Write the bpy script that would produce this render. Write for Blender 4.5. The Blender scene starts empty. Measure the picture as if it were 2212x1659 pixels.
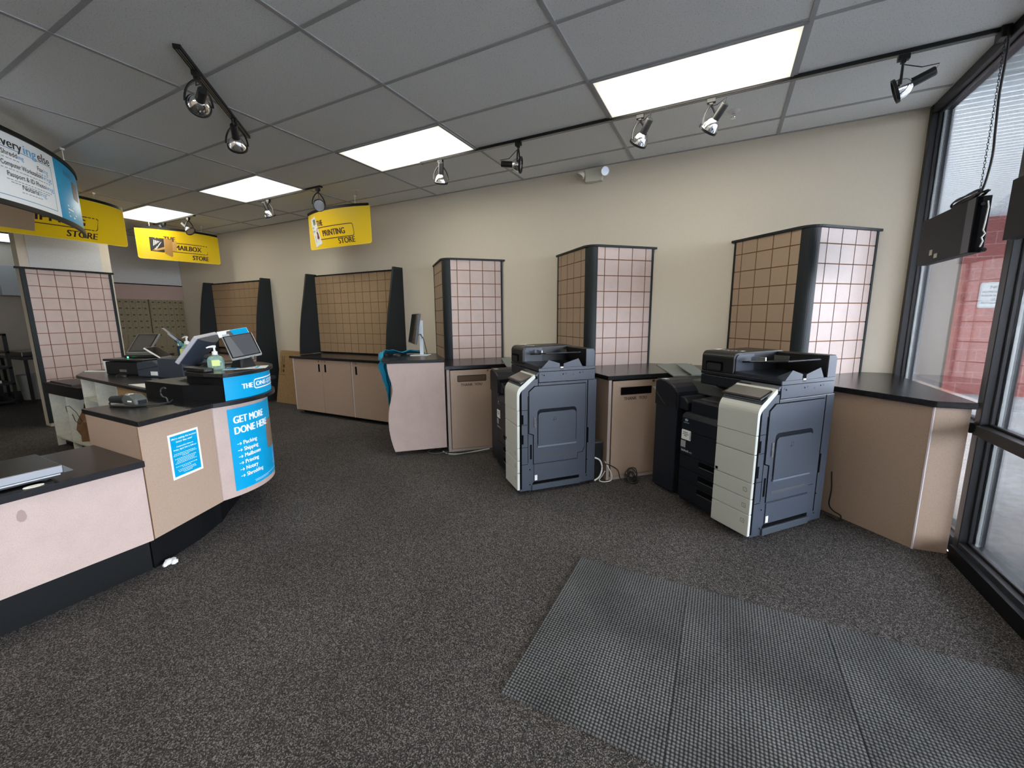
import bpy, bmesh, math, random
from mathutils import Vector, Matrix
random.seed(7)
R = math.radians
sc = bpy.context.scene
COL = sc.collection

# ------------------------------------------------------------------ camera
FPX = 877.93
cam_d = bpy.data.cameras.new('camera')
cam_d.sensor_width = 36.0
cam_d.lens = FPX / 2212 * 36.0
cam_d.clip_start = 0.02
cam_d.clip_end = 200
cam = bpy.data.objects.new('camera', cam_d)
COL.objects.link(cam)
ya, pb, rc = -0.4774, -0.1622, -0.0081
_f = Vector((math.sin(ya), math.cos(ya), 0)); _r = Vector((math.cos(ya), -math.sin(ya), 0)); _u = Vector((0, 0, 1))
f2 = _f * math.cos(pb) + _u * math.sin(pb); u2 = _u * math.cos(pb) - _f * math.sin(pb)
r3 = _r * math.cos(rc) + u2 * math.sin(rc); u3 = u2 * math.cos(rc) - _r * math.sin(rc)
cm = Matrix((r3, u3, -f2)).transposed().to_4x4()
cm.translation = Vector((-0.3055, -4.456, 1.40))
cam.matrix_world = cm
sc.camera = cam

# ------------------------------------------------------------------ world, exposure
w = bpy.data.worlds.new('overcast_sky'); sc.world = w; w.use_nodes = True
bg = w.node_tree.nodes['Background']
bg.inputs[0].default_value = (0.82, 0.89, 1.0, 1)
bg.inputs[1].default_value = 11.5
sc.view_settings.view_transform = 'Standard'
sc.view_settings.look = 'None'
sc.view_settings.gamma = 1.0
sc.view_settings.use_curve_mapping = False
sc.view_settings.exposure = 0.70
sc.cycles.use_denoising = True
sc.cycles.max_bounces = 10
sc.cycles.diffuse_bounces = 6
sc.cycles.transparent_max_bounces = 16
sc.cycles.sample_clamp_indirect = 8.0
FLUO = 8.0            # radiance of the fluorescent diffusers

def sun():
    d = bpy.data.lights.new('sun', 'SUN'); d.energy = 1.2; d.angle = R(20); d.color = (1, .96, .9)
    o = bpy.data.objects.new('sun', d); COL.objects.link(o)
    o.rotation_euler = (R(35), 0, R(150)); o.location = (8, 0, 9)
sun()

# ------------------------------------------------------------------ helpers
WM = {}
def tag(o, label=None, cat=None, group=None, kind=None):
    if label: o['label'] = label
    if cat: o['category'] = cat
    if group: o['group'] = group
    if kind: o['kind'] = kind
    return o

def thing(name, label, cat, loc=(0, 0, 0), rotz=0, group=None):
    o = bpy.data.objects.new(name, None); COL.objects.link(o)
    o.empty_display_size = .1
    o.location = loc; o.rotation_euler = (0, 0, rotz)
    WM[o.name] = Matrix.Translation(Vector(loc)) @ Matrix.Rotation(rotz, 4, 'Z')
    return tag(o, label, cat, group)

def dup(root, loc, rotz=None, label=None):
    r = root.copy(); COL.objects.link(r); r.location = loc
    if rotz is not None: r.rotation_euler = (0, 0, rotz)
    if label: r['label'] = label
    for ch in list(root.children):
        c = ch.copy(); COL.objects.link(c); c.parent = r
        for g in ch.children:
            d = g.copy(); COL.objects.link(d); d.parent = c
    return r

class MB:
    def __init__(s, T=None):
        s.v = []; s.f = []; s.m = []; s.sm = []; s.T = T
    def add(s, vs, fs, mi=0, smooth=False, T=None):
        n = len(s.v)
        for p in vs:
            p = Vector(p)
            if T is not None: p = T @ p
            if s.T is not None: p = s.T @ p
            s.v.append(p)
        for f in fs:
            s.f.append([n + i for i in f]); s.m.append(mi); s.sm.append(smooth)
        return s
    def box(s, x0, y0, z0, x1, y1, z1, mi=0, T=None):
        vs = [(x0, y0, z0), (x1, y0, z0), (x1, y1, z0), (x0, y1, z0), (x0, y0, z1), (x1, y0, z1), (x1, y1, z1), (x0, y1, z1)]
        return s.add(vs, [(0, 3, 2, 1), (4, 5, 6, 7), (0, 1, 5, 4), (1, 2, 6, 5), (2, 3, 7, 6), (3, 0, 4, 7)], mi, False, T)
    def prism(s, pts, a, b, mi=0, ax='z', T=None, smooth=False):
        n = len(pts)
        def mk(p, h):
            if ax == 'z': return (p[0], p[1], h)
            if ax == 'x': return (h, p[0], p[1])
            return (p[0], h, p[1])
        vs = [mk(p, a) for p in pts] + [mk(p, b) for p in pts]
        s.add(vs, [tuple(range(n))[::-1], tuple(range(n, 2 * n))], mi, False, T)
        s.add(vs, [(i, (i + 1) % n, n + (i + 1) % n, n + i) for i in range(n)], mi, smooth, T)
        return s
    def tube(s, path, r, n=8, mi=0, cyc=False, T=None):
        P = [Vector(p) for p in path]; N = len(P); vs = []; up = None
        for i, p in enumerate(P):
            if cyc: t = P[(i + 1) % N] - P[i - 1]
            else: t = (P[min(i + 1, N - 1)] - P[max(i - 1, 0)])
            t.normalize()
            if up is None:
                up = Vector((0, 0, 1)) if abs(t.z) < .9 else Vector((1, 0, 0))
            a = t.cross(up)
            if a.length < 1e-5: a = t.cross(Vector((.3, 1, .2)))
            a.normalize(); b = t.cross(a).normalized(); up = -b if False else up
            rr = r[i] if isinstance(r, (list, tuple)) else r
            for k in range(n):
                q = 2 * math.pi * k / n
                vs.append(p + a * math.cos(q) * rr + b * math.sin(q) * rr)
        fs = []
        for i in range(N if cyc else N - 1):
            j = (i + 1) % N
            for k in range(n):
                fs.append((i * n + k, i * n + (k + 1) % n, j * n + (k + 1) % n, j * n + k))
        if not cyc:
            fs.append(tuple(range(n))[::-1]); fs.append(tuple((N - 1) * n + k for k in range(n)))
        return s.add(vs, fs, mi, True, T)
    def lathe(s, prof, n=20, mi=0, T=None, cap=True):
        vs = []; N = len(prof)
        for (r, z) in prof:
            for k in range(n):
                q = 2 * math.pi * k / n
                vs.append((r * math.cos(q), r * math.sin(q), z))
        fs = [(i * n + k, i * n + (k + 1) % n, (i + 1) * n + (k + 1) % n, (i + 1) * n + k) for i in range(N - 1) for k in range(n)]
        if cap:
            if prof[0][0] > 1e-4: fs.append(tuple(range(n))[::-1])
            if prof[-1][0] > 1e-4: fs.append(tuple((N - 1) * n + k for k in range(n)))
        return s.add(vs, fs, mi, True, T)
    def build(s, name, mats, parent=None, bevel=0, label=None, seg=2, recalc=True):
        if not isinstance(mats, (list, tuple)): mats = [mats]
        if parent is not None:
            W = WM[parent.name]
        else:
            xs = [p.x for p in s.v]; ys = [p.y for p in s.v]; zs = [p.z for p in s.v]
            W = Matrix.Translation(((min(xs) + max(xs)) / 2, (min(ys) + max(ys)) / 2, min(zs)))
        I = W.inverted()
        me = bpy.data.meshes.new(name)
        me.from_pydata([tuple(I @ p) for p in s.v], [], s.f)
        for m_ in mats: me.materials.append(m_)
        for i, p in enumerate(me.polygons):
            p.material_index = s.m[i]; p.use_smooth = s.sm[i]
        if recalc:
            bm = bmesh.new(); bm.from_mesh(me)
            bmesh.ops.remove_doubles(bm, verts=bm.verts, dist=1e-6)
            bmesh.ops.recalc_face_normals(bm, faces=bm.faces)
            for e_ in bm.edges:
                if len(e_.link_faces) == 2 and e_.calc_face_angle(0) > .6: e_.smooth = False
            bm.to_mesh(me); bm.free()
        me.validate()
        o = bpy.data.objects.new(name, me); COL.objects.link(o)
        if parent is not None: o.parent = parent
        else: o.matrix_world = W
        WM[o.name] = W
        if bevel:
            md = o.modifiers.new('bevel', 'BEVEL'); md.width = bevel; md.segments = seg
            md.limit_method = 'ANGLE'; md.angle_limit = R(40); md.harden_normals = False
        if label: o['label'] = label
        return o

def struct(o): o['kind'] = 'structure'; return o

# text as flat printed lettering ----------------------------------
_tc = {}
def text2d(body, bold):
    key = (body, bold)
    if key in _tc: return _tc[key]
    cu = bpy.data.curves.new('lettering', 'FONT'); cu.body = body; cu.size = 1.0; cu.offset = bold; cu.resolution_u = 3
    ob = bpy.data.objects.new('lettering_tmp', cu); COL.objects.link(ob)
    bpy.context.view_layer.update()
    dg = bpy.context.evaluated_depsgraph_get()
    me = bpy.data.meshes.new_from_object(ob.evaluated_get(dg))
    bm = bmesh.new(); bm.from_mesh(me)
    bmesh.ops.remove_doubles(bm, verts=bm.verts, dist=1e-5)
    bmesh.ops.triangulate(bm, faces=bm.faces[:])
    bpy.data.objects.remove(ob); bpy.data.curves.remove(cu); bpy.data.meshes.remove(me)
    _tc[key] = bm
    return bm

def put_text(mb, body, u, v, h, fn, width=None, mi=0, bold=0.012, slice_=None, center=False, shear=0, wofs=.0016):
    """u,v: baseline start in metres on the surface; h: cap height; fn(u,v,w) -> world point"""
    if bold >= .02:                      # heavier strokes: the outline drawn three times, a hair apart
        d_ = h * bold * 1.1
        for k_ in (-1, 0, 1):
            put_text(mb, body, u + k_ * d_ - (0 if not center else 0), v, h, fn, width, mi, .0, slice_, center, shear, wofs + (k_ + 1) * .00012)
        return
    bm = text2d(body, bold).copy()
    xs = [q.co.x for q in bm.verts]
    if not xs: bm.free(); return
    x0, x1 = min(xs), max(xs)
    sy = h / .70; sx = sy if width is None else width / (x1 - x0)
    for q in bm.verts:
        q.co.x = (q.co.x - x0) * sx + shear * q.co.y * sy; q.co.y *= sy; q.co.z = 0
    W_ = (x1 - x0) * sx
    if center: u = u - W_ / 2
    if slice_:
        n = int(W_ / slice_)
        for i in range(1, n + 1):
            g = bm.verts[:] + bm.edges[:] + bm.faces[:]
            bmesh.ops.bisect_plane(bm, geom=g, plane_co=(i * slice_, 0, 0), plane_no=(1, 0, 0))
    bmesh.ops.triangulate(bm, faces=bm.faces[:])
    bm.verts.index_update()
    mb.add([fn(u + q.co.x, v + q.co.y, wofs) for q in bm.verts], [[q.index for q in f.verts] for f in bm.faces], mi)
    bm.free()

def sheet(mb, outline, fn, w0, w1, mi=0, slice_=.04):
    """outline polygon in (u,v) given thickness w0..w1 and bent over fn"""
    bm = bmesh.new()
    vs = [bm.verts.new((p[0], p[1], 0)) for p in outline]
    bm.faces.new(vs)
    us = [p[0] for p in outline]; a, b = min(us), max(us)
    if slice_:
        n = int((b - a) / slice_)
        for i in range(1, n + 1):
            g = bm.verts[:] + bm.edges[:] + bm.faces[:]
            bmesh.ops.bisect_plane(bm, geom=g, plane_co=(a + i * slice_, 0, 0), plane_no=(1, 0, 0))
    bm.verts.index_update(); bm.edges.index_update()
    N = len(bm.verts)
    vv = [fn(q.co.x, q.co.y, w0) for q in bm.verts] + [fn(q.co.x, q.co.y, w1) for q in bm.verts]
    fs = [[q.index for q in f.verts][::-1] for f in bm.faces] + [[q.index + N for q in f.verts] for f in bm.faces]
    for e in bm.edges:
        if len(e.link_faces) == 1:
            a_, b_ = e.verts[0].index, e.verts[1].index
            fs.append([a_, b_, b_ + N, a_ + N])
    mb.add(vv, fs, mi, bool(slice_))
    bm.free()

def rrect(x0, y0, x1, y1, r, n=5, corners=(1, 1, 1, 1)):
    out = []
    for (cx, cy, a0, on) in ((x0 + r, y0 + r, 180, corners[0]), (x1 - r, y0 + r, 270, corners[1]), (x1 - r, y1 - r, 0, corners[2]), (x0 + r, y1 - r, 90, corners[3])):
        if not on:
            out.append((cx + (r if a0 in (270, 0) else -r), cy + (r if a0 in (0, 90) else -r))); continue
        for i in range(n + 1):
            q = R(a0 + 90 * i / n); out.append((cx + r * math.cos(q), cy + r * math.sin(q)))
    return out

def ring(mb, outer, t, fn, w0, w1, mi=0, slice_=None, openu=None):
    """outline frame drawn along a rounded rectangle"""
    x0, y0, x1, y1, r = outer
    o = rrect(x0, y0, x1, y1, r); i_ = rrect(x0 + t, y0 + t, x1 - t, y1 - t, max(r - t, .001))
    n = len(o)
    vs = []
    for p in o: vs.append(p)
    for p in i_: vs.append(p)
    for k in range(n):
        k2 = (k + 1) % n
        quad = [vs[k], vs[k2], vs[n + k2], vs[n + k]]
        L = max(abs(quad[0][0] - quad[1][0]), .0001)
        m_ = max(1, int(L / slice_)) if slice_ else 1
        for j in range(m_):
            f0, f1 = j / m_, (j + 1) / m_
            A = [quad[0][c] + (quad[1][c] - quad[0][c]) * f0 for c in (0, 1)]; B = [quad[0][c] + (quad[1][c] - quad[0][c]) * f1 for c in (0, 1)]
            D = [quad[3][c] + (quad[2][c] - quad[3][c]) * f0 for c in (0, 1)]; Cc = [quad[3][c] + (quad[2][c] - quad[3][c]) * f1 for c in (0, 1)]
            mb.add([fn(*A, w1), fn(*B, w1), fn(*Cc, w1), fn(*D, w1)], [(0, 1, 2, 3)], mi)

def flat(o, u, up=(0, 0, 1)):
    o = Vector(o); u = Vector(u).normalized(); up = Vector(up).normalized(); n = u.cross(up).normalized()
    return lambda a, b, w=0: o + u * a + up * b + n * w     # w points to the side from which u runs left to right

def arcfn(c, rad, a0, sgn, z0):
    """u runs along a circle from angle a0; sgn +1 counter-clockwise; w outward"""
    def fn(u, v, w=0):
        q = a0 + sgn * u / rad
        return Vector((c[0] + (rad + w) * math.cos(q), c[1] + (rad + w) * math.sin(q), z0 + v))
    return fn

def circ3(p, q, r):
    ax, ay, bx, by, cx, cy = *p, *q, *r
    d = 2 * (ax * (by - cy) + bx * (cy - ay) + cx * (ay - by))
    ux = ((ax * ax + ay * ay) * (by - cy) + (bx * bx + by * by) * (cy - ay) + (cx * cx + cy * cy) * (ay - by)) / d
    uy = ((ax * ax + ay * ay) * (cx - bx) + (bx * bx + by * by) * (ax - cx) + (cx * cx + cy * cy) * (bx - ax)) / d
    return (ux, uy), math.hypot(ax - ux, ay - uy)

# ------------------------------------------------------------------ materials
def mat(name, col, rough=.5, metal=0, spec=.5, emit=None, es=0, coat=0):
    m = bpy.data.materials.new(name); m.use_nodes = True
    b = m.node_tree.nodes['Principled BSDF']
    b.inputs['Base Color'].default_value = (*col, 1)
    b.inputs['Roughness'].default_value = rough; b.inputs['Metallic'].default_value = metal
    b.inputs['Specular IOR Level'].default_value = spec
    if coat: b.inputs['Coat Weight'].default_value = coat
    if emit: b.inputs['Emission Color'].default_value = (*emit, 1); b.inputs['Emission Strength'].default_value = es
    return m

def speckle(name, c1, c2, scale=300, rough=.45, spec=.5, c3=None, bump=0, detail=2, lo=.4, hi=.6, big=0, bigscale=3):
    m = mat(name, c1, rough, 0, spec); nt = m.node_tree; N = nt.nodes; L = nt.links; b = N['Principled BSDF']
    tc = N.new('ShaderNodeTexCoord'); no = N.new('ShaderNodeTexNoise'); no.inputs['Scale'].default_value = scale; no.inputs['Detail'].default_value = detail
    L.new(tc.outputs['Object'], no.inputs['Vector'])
    cr = N.new('ShaderNodeValToRGB'); cr.color_ramp.elements[0].position = lo; cr.color_ramp.elements[1].position = hi
    cr.color_ramp.elements[0].color = (*c1, 1); cr.color_ramp.elements[1].color = (*c2, 1)
    if c3:
        e = cr.color_ramp.elements.new(min(hi + .12, 1)); e.color = (*c3, 1)
    L.new(no.outputs['Fac'], cr.inputs['Fac'])
    out = cr.outputs['Color']
    if big:
        n2 = N.new('ShaderNodeTexNoise'); n2.inputs['Scale'].default_value = bigscale; n2.inputs['Detail'].default_value = 4
        L.new(tc.outputs['Object'], n2.inputs['Vector'])
        mr = N.new('ShaderNodeMapRange'); mr.inputs[1].default_value = .3; mr.inputs[2].default_value = .7; mr.inputs[3].default_value = 1 - big; mr.inputs[4].default_value = 1 + big
        L.new(n2.outputs['Fac'], mr.inputs[0])
        mx = N.new('ShaderNodeVectorMath'); mx.operation = 'SCALE'
        L.new(out, mx.inputs[0]); L.new(mr.outputs[0], mx.inputs['Scale']); out = mx.outputs[0]
    L.new(out, b.inputs['Base Color'])
    if bump:
        bp = N.new('ShaderNodeBump'); bp.inputs['Strength'].default_value = bump; bp.inputs['Distance'].default_value = .003
        L.new(no.outputs['Fac'], bp.inputs['Height']); L.new(bp.outputs[0], b.inputs['Normal'])
    return m

LAM = speckle('speckled_tan_laminate', (.375, .262, .195), (.475, .352, .27), 520, .40, .5)
LAMP = speckle('speckled_pink_laminate', (.44, .33, .29), (.53, .415, .37), 520, .42, .5, big=.05, bigscale=9)
LAML = speckle('shaded_tower_laminate', (.33, .232, .155), (.42, .31, .22), 520, .45, .4)  # tower laminate with the shading of the left faces put into its colour
LAME = mat('pale_edge_banding', (.62, .56, .58), .4)
GRV = mat('raw_board_groove', (.17, .075, .03), .8)
WTOP = speckle('charcoal_worktop', (.010, .010, .012), (.018, .018, .020), 400, .24, .4)
BLK = mat('black_laminate', (.006, .0065, .0075), .45, 0, .2)
DGRN = mat('charcoal_green_laminate', (.015, .019, .021), .5, 0, .25)
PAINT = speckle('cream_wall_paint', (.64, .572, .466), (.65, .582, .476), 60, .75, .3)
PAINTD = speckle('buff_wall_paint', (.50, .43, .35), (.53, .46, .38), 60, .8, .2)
GREYW = speckle('pale_grey_board', (.52, .52, .52), (.56, .56, .56), 90, .7, .3)
TILE = speckle('mineral_ceiling_tile', (.50, .505, .50), (.80, .81, .795), 150, .9, .1, lo=.33, hi=.40, detail=3)
TBAR = mat('ceiling_t_bar', (.40, .40, .40), .7)
CHROME = mat('bright_metal', (.85, .85, .86), .12, 1)
STEEL = mat('brushed_steel', (.55, .56, .58), .35, 1); STEELD = mat('darkened_steel_plate', (.17, .155, .15), .28, 1)  # darker second steel: on the scale it paints the dark ceiling's reflection
BLKM = mat('black_metal', (.012, .012, .013), .38, .2)
FRAMEM = mat('dark_bronze_frame', (.022, .023, .027), .38, .2)
WHITE = mat('white_plastic', (.75, .75, .73), .45)
IVORY = mat('ivory_plastic', (.66, .64, .55), .45)
BLUE = mat('process_blue_print', (.0, .34, .64), .4, 0, .3)
BLUED = mat('deep_blue_print', (.005, .22, .50), .4)
YEL = mat('yellow_sign_print', (.86, .58, .004), .4)
YELE = mat('pale_yellow_edge', (.9, .72, .12), .4)
INK = mat('maroon_black_ink', (.03, .006, .02), .5)
INKB = mat('black_ink', (.01, .01, .012), .5)
WPRINT = mat('white_print', (.92, .94, .95), .5)
PAPER = mat('white_paper', (.80, .82, .82), .6)
TEAL = mat('teal_fabric', (.0, .24, .40), .7)
CARD = speckle('brown_cardboard', (.30, .19, .095), (.34, .22, .11), 40, .85, .1)
DKBLUE = speckle('dark_grey_plastic', (.038, .048, .068), (.045, .056, .078), 500, .42, .5)
DKSHADE = mat('shaded_grey_plastic', (.009, .011, .016), .42, 0, .3)  # same copier plastic as the sides, with the fronts' shade painted in
MIDG = mat('mid_grey_plastic', (.07, .075, .07), .5)
PALEG = mat('warm_white_plastic', (.56, .575, .525), .4)
PALEB = mat('light_blue_grey_plastic', (.13, .16, .20), .35)
GAP = mat('shadow_gap_black', (.003, .003, .004), .8, 0, .05)
SCREEN = mat('glossy_screen', (.02, .02, .022), .08, 0, .7)
SCRG = mat('matte_grey_screen', (.17, .155, .14), .25, 0, .5)
GEL = mat('clear_gel', (.62, .88, .78), .08); GEL.node_tree.nodes['Principled BSDF'].inputs['Transmission Weight'].default_value = .75
MELA = speckle('white_melamine', (.56, .55, .47), (.60, .59, .51), 50, .5, .4, big=.08, bigscale=14)
RUBBER = mat('black_rubber', (.008, .008, .008), .6)
BRASS = mat('brass', (.35, .24, .10), .3, 1)
MAILM = speckle('tan_metal_doors', (.20, .165, .10), (.24, .20, .125), 40, .45, .4)

def carpet():
    m = mat('brown_grey_loop_carpet', (.05, .05, .05), .95, 0, .1); nt = m.node_tree; N = nt.nodes; L = nt.links; b = N['Principled BSDF']
    tc = N.new('ShaderNodeTexCoord')
    vo = N.new('ShaderNodeTexVoronoi'); vo.inputs['Scale'].default_value = 290
    L.new(tc.outputs['Object'], vo.inputs['Vector'])
    no = N.new('ShaderNodeTexNoise'); no.inputs['Scale'].default_value = 110; no.inputs['Detail'].default_value = 3; L.new(tc.outputs['Object'], no.inputs['Vector'])
    cr = N.new('ShaderNodeValToRGB'); e = cr.color_ramp.elements
    e[0].position = .0; e[0].color = (.022, .020, .0195, 1); e[1].position = 1.0; e[1].color = (.22, .20, .19, 1)
    for p, c in ((.50, (.050, .0455, .044)), (.70, (.088, .081, .078)), (.86, (.16, .148, .142))):
        k = e.new(p); k.color = (*c, 1)
    sp = N.new('ShaderNodeSeparateColor'); L.new(vo.outputs['Color'], sp.inputs[0])
    L.new(sp.outputs[0], cr.inputs['Fac'])
    n2 = N.new('ShaderNodeTexNoise'); n2.inputs['Scale'].default_value = 1.3; n2.inputs['Detail'].default_value = 5; L.new(tc.outputs['Object'], n2.inputs['Vector'])
    mr = N.new('ShaderNodeMapRange'); mr.inputs[1].default_value = .35; mr.inputs[2].default_value = .65; mr.inputs[3].default_value = .88; mr.inputs[4].default_value = 1.12; L.new(n2.outputs['Fac'], mr.inputs[0])
    # a few worn scuffs running across the floor
    mp = N.new('ShaderNodeMapping'); mp.inputs['Rotation'].default_value = (0, 0, R(58)); mp.inputs['Scale'].default_value = (.5, 7, 1); L.new(tc.outputs['Object'], mp.inputs['Vector'])
    n3 = N.new('ShaderNodeTexNoise'); n3.inputs['Scale'].default_value = 1.6; n3.inputs['Detail'].default_value = 3; L.new(mp.outputs[0], n3.inputs['Vector'])
    m3 = N.new('ShaderNodeMapRange'); m3.inputs[1].default_value = .70; m3.inputs[2].default_value = .78; m3.inputs[3].default_value = 0; m3.inputs[4].default_value = .45; L.new(n3.outputs['Fac'], m3.inputs[0])
    ad = N.new('ShaderNodeMath'); ad.operation = 'ADD'; L.new(mr.outputs[0], ad.inputs[0]); L.new(m3.outputs[0], ad.inputs[1])
    mx = N.new('ShaderNodeVectorMath'); mx.operation = 'SCALE'; L.new(cr.outputs['Color'], mx.inputs[0]); L.new(ad.outputs[0], mx.inputs['Scale'])
    L.new(mx.outputs[0], b.inputs['Base Color'])
    bp = N.new('ShaderNodeBump'); bp.inputs['Strength'].default_value = .6; bp.inputs['Distance'].default_value = .004
    L.new(vo.outputs['Distance'], bp.inputs['Height']); L.new(bp.outputs[0], b.inputs['Normal'])
    return m
CARPET = carpet()

def matweave():
    m = mat('grey_ribbed_mat', (.06, .065, .07), .9, 0, .15); nt = m.node_tree; N = nt.nodes; L = nt.links; b = N['Principled BSDF']
    tc = N.new('ShaderNodeTexCoord'); mp = N.new('ShaderNodeMapping'); mp.inputs['Scale'].default_value = (1, 1, 0)
    L.new(tc.outputs['Object'], mp.inputs['Vector'])
    vo = N.new('ShaderNodeTexVoronoi'); vo.inputs['Scale'].default_value = 78; vo.inputs['Randomness'].default_value = .12; L.new(mp.outputs[0], vo.inputs['Vector'])
    cr = N.new('ShaderNodeValToRGB'); e = cr.color_ramp.elements
    e[0].position = .18; e[0].color = (.155, .158, .16, 1); e[1].position = .52; e[1].color = (.020, .020, .022, 1)
    L.new(vo.outputs['Distance'], cr.inputs['Fac'])
    no = N.new('ShaderNodeTexNoise'); no.inputs['Scale'].default_value = 2.2; no.inputs['Detail'].default_value = 6; L.new(tc.outputs['Object'], no.inputs['Vector'])
    mr = N.new('ShaderNodeMapRange'); mr.inputs[1].default_value = .35; mr.inputs[2].default_value = .68; mr.inputs[3].default_value = .8; mr.inputs[4].default_value = 1.45; L.new(no.outputs['Fac'], mr.inputs[0])
    mx = N.new('ShaderNodeVectorMath'); mx.operation = 'SCALE'; L.new(cr.outputs['Color'], mx.inputs[0]); L.new(mr.outputs[0], mx.inputs['Scale'])
    L.new(mx.outputs[0], b.inputs['Base Color'])
    bp = N.new('ShaderNodeBump'); bp.invert = True; bp.inputs['Strength'].default_value = .8; bp.inputs['Distance'].default_value = .004
    L.new(vo.outputs['Distance'], bp.inputs['Height']); L.new(bp.outputs[0], b.inputs['Normal'])
    return m
MATW = matweave()

def glassm():
    m = bpy.data.materials.new('clear_glass'); m.use_nodes = True; nt = m.node_tree; N = nt.nodes; L = nt.links
    for n in list(N): N.remove(n)
    o = N.new('ShaderNodeOutputMaterial'); mx = N.new('ShaderNodeMixShader'); t = N.new('ShaderNodeBsdfTransparent'); g = N.new('ShaderNodeBsdfGlossy')
    t.inputs[0].default_value = (.94, .94, .94, 1); g.inputs['Roughness'].default_value = .01
    fr = N.new('ShaderNodeFresnel'); fr.inputs[0].default_value = 1.5
    ml = N.new('ShaderNodeMath'); ml.operation = 'MULTIPLY'; ml.inputs[1].default_value = .8
    L.new(fr.outputs[0], ml.inputs[0]); L.new(ml.outputs[0], mx.inputs[0]); L.new(t.outputs[0], mx.inputs[1]); L.new(g.outputs[0], mx.inputs[2]); L.new(mx.outputs[0], o.inputs[0])
    return m
GLASS = glassm()

def diffuser():
    m = bpy.data.materials.new('lit_fluorescent_diffuser'); m.use_nodes = True; nt = m.node_tree; N = nt.nodes; L = nt.links
    for n in list(N): N.remove(n)
    o = N.new('ShaderNodeOutputMaterial'); e = N.new('ShaderNodeEmission'); e.inputs[0].default_value = (1, .955, .83, 1)
    tc = N.new('ShaderNodeTexCoord'); sx = N.new('ShaderNodeSeparateXYZ'); L.new(tc.outputs['Object'], sx.inputs[0])
    # tubes run along x; the panel dims a little towards its ends and edges
    ab = N.new('ShaderNodeMath'); ab.operation = 'ABSOLUTE'; L.new(sx.outputs[0], ab.inputs[0])
    m1 = N.new('ShaderNodeMapRange'); m1.interpolation_type = 'SMOOTHSTEP'; m1.inputs[1].default_value = .59; m1.inputs[2].default_value = .36; L.new(ab.outputs[0], m1.inputs[0])
    ab2 = N.new('ShaderNodeMath'); ab2.operation = 'ABSOLUTE'; L.new(sx.outputs[1], ab2.inputs[0])
    m2 = N.new('ShaderNodeMapRange'); m2.interpolation_type = 'SMOOTHSTEP'; m2.inputs[1].default_value = .28; m2.inputs[2].default_value = .16; L.new(ab2.outputs[0], m2.inputs[0])
    mu = N.new('ShaderNodeMath'); mu.operation = 'MULTIPLY'; L.new(m1.outputs[0], mu.inputs[0]); L.new(m2.outputs[0], mu.inputs[1])
    m3 = N.new('ShaderNodeMapRange'); m3.inputs[3].default_value = .56; m3.inputs[4].default_value = FLUO; L.new(mu.outputs[0], m3.inputs[0])
    L.new(m3.outputs[0], e.inputs[1]); L.new(e.outputs[0], o.inputs[0])
    return m
DIFF = diffuser()

def ceilmat():
    return TILE

def soffitm():
    m = mat('ribbed_white_soffit', (.72, .75, .76), .6); nt = m.node_tree; N = nt.nodes; L = nt.links; b = N['Principled BSDF']
    tc = N.new('ShaderNodeTexCoord'); sx = N.new('ShaderNodeSeparateXYZ'); L.new(tc.outputs['Object'], sx.inputs[0])
    fr = N.new('ShaderNodeMath'); fr.operation = 'MULTIPLY'; fr.inputs[1].default_value = 1 / .10; L.new(sx.outputs[1], fr.inputs[0])
    f2_ = N.new('ShaderNodeMath'); f2_.operation = 'FRACT'; L.new(fr.outputs[0], f2_.inputs[0])
    gt = N.new('ShaderNodeMath'); gt.operation = 'GREATER_THAN'; gt.inputs[1].default_value = .80; L.new(f2_.outputs[0], gt.inputs[0])
    mx = N.new('ShaderNodeMix'); mx.data_type = 'RGBA'; mx.inputs[6].default_value = (.30, .335, .35, 1); mx.inputs[7].default_value = (.72, .75, .76, 1)
    L.new(gt.outputs[0], mx.inputs[0]); L.new(mx.outputs[2], b.inputs['Base Color'])
    return m
SOFF = soffitm()

def brickm():
    m = mat('red_split_face_block', (.4, .12, .1), .9, 0, .2); nt = m.node_tree; N = nt.nodes; L = nt.links; b = N['Principled BSDF']
    tc = N.new('ShaderNodeTexCoord'); mp = N.new('ShaderNodeMapping'); mp.inputs['Rotation'].default_value = (R(90), 0, 0)
    L.new(tc.outputs['Object'], mp.inputs['Vector'])
    br = N.new('ShaderNodeTexBrick'); br.inputs['Scale'].default_value = 1; br.inputs['Brick Width'].default_value = .40; br.inputs['Row Height'].default_value = .20
    br.inputs['Mortar Size'].default_value = .008; br.inputs['Color1'].default_value = (.30, .095, .085, 1); br.inputs['Color2'].default_value = (.24, .075, .07, 1); br.inputs['Mortar'].default_value = (.34, .19, .175, 1)
    L.new(mp.outputs[0], br.inputs['Vector']); L.new(br.outputs['Color'], b.inputs['Base Color'])
    no = N.new('ShaderNodeTexNoise'); no.inputs['Scale'].default_value = 22; no.inputs['Detail'].default_value = 6; L.new(tc.outputs['Object'], no.inputs['Vector'])
    bp = N.new('ShaderNodeBump'); bp.inputs['Strength'].default_value = 1; bp.inputs['Distance'].default_value = .05; L.new(no.outputs['Fac'], bp.inputs['Height']); L.new(bp.outputs[0], b.inputs['Normal'])
    return m
BRICK = brickm()
SHADEB = speckle('shaded_block', (.085, .075, .07), (.115, .10, .095), 20, .9, .2, bump=.8)  # block column's shaded side, the shade put into the colour
PAVE = speckle('pale_concrete', (.20, .205, .21), (.27, .275, .28), 14, .9, .2, detail=6, big=.12, bigscale=1.5)
ASPH = speckle('grey_asphalt', (.085, .095, .11), (.13, .14, .155), 30, .95, .1, detail=6, big=.15, bigscale=.6)

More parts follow.
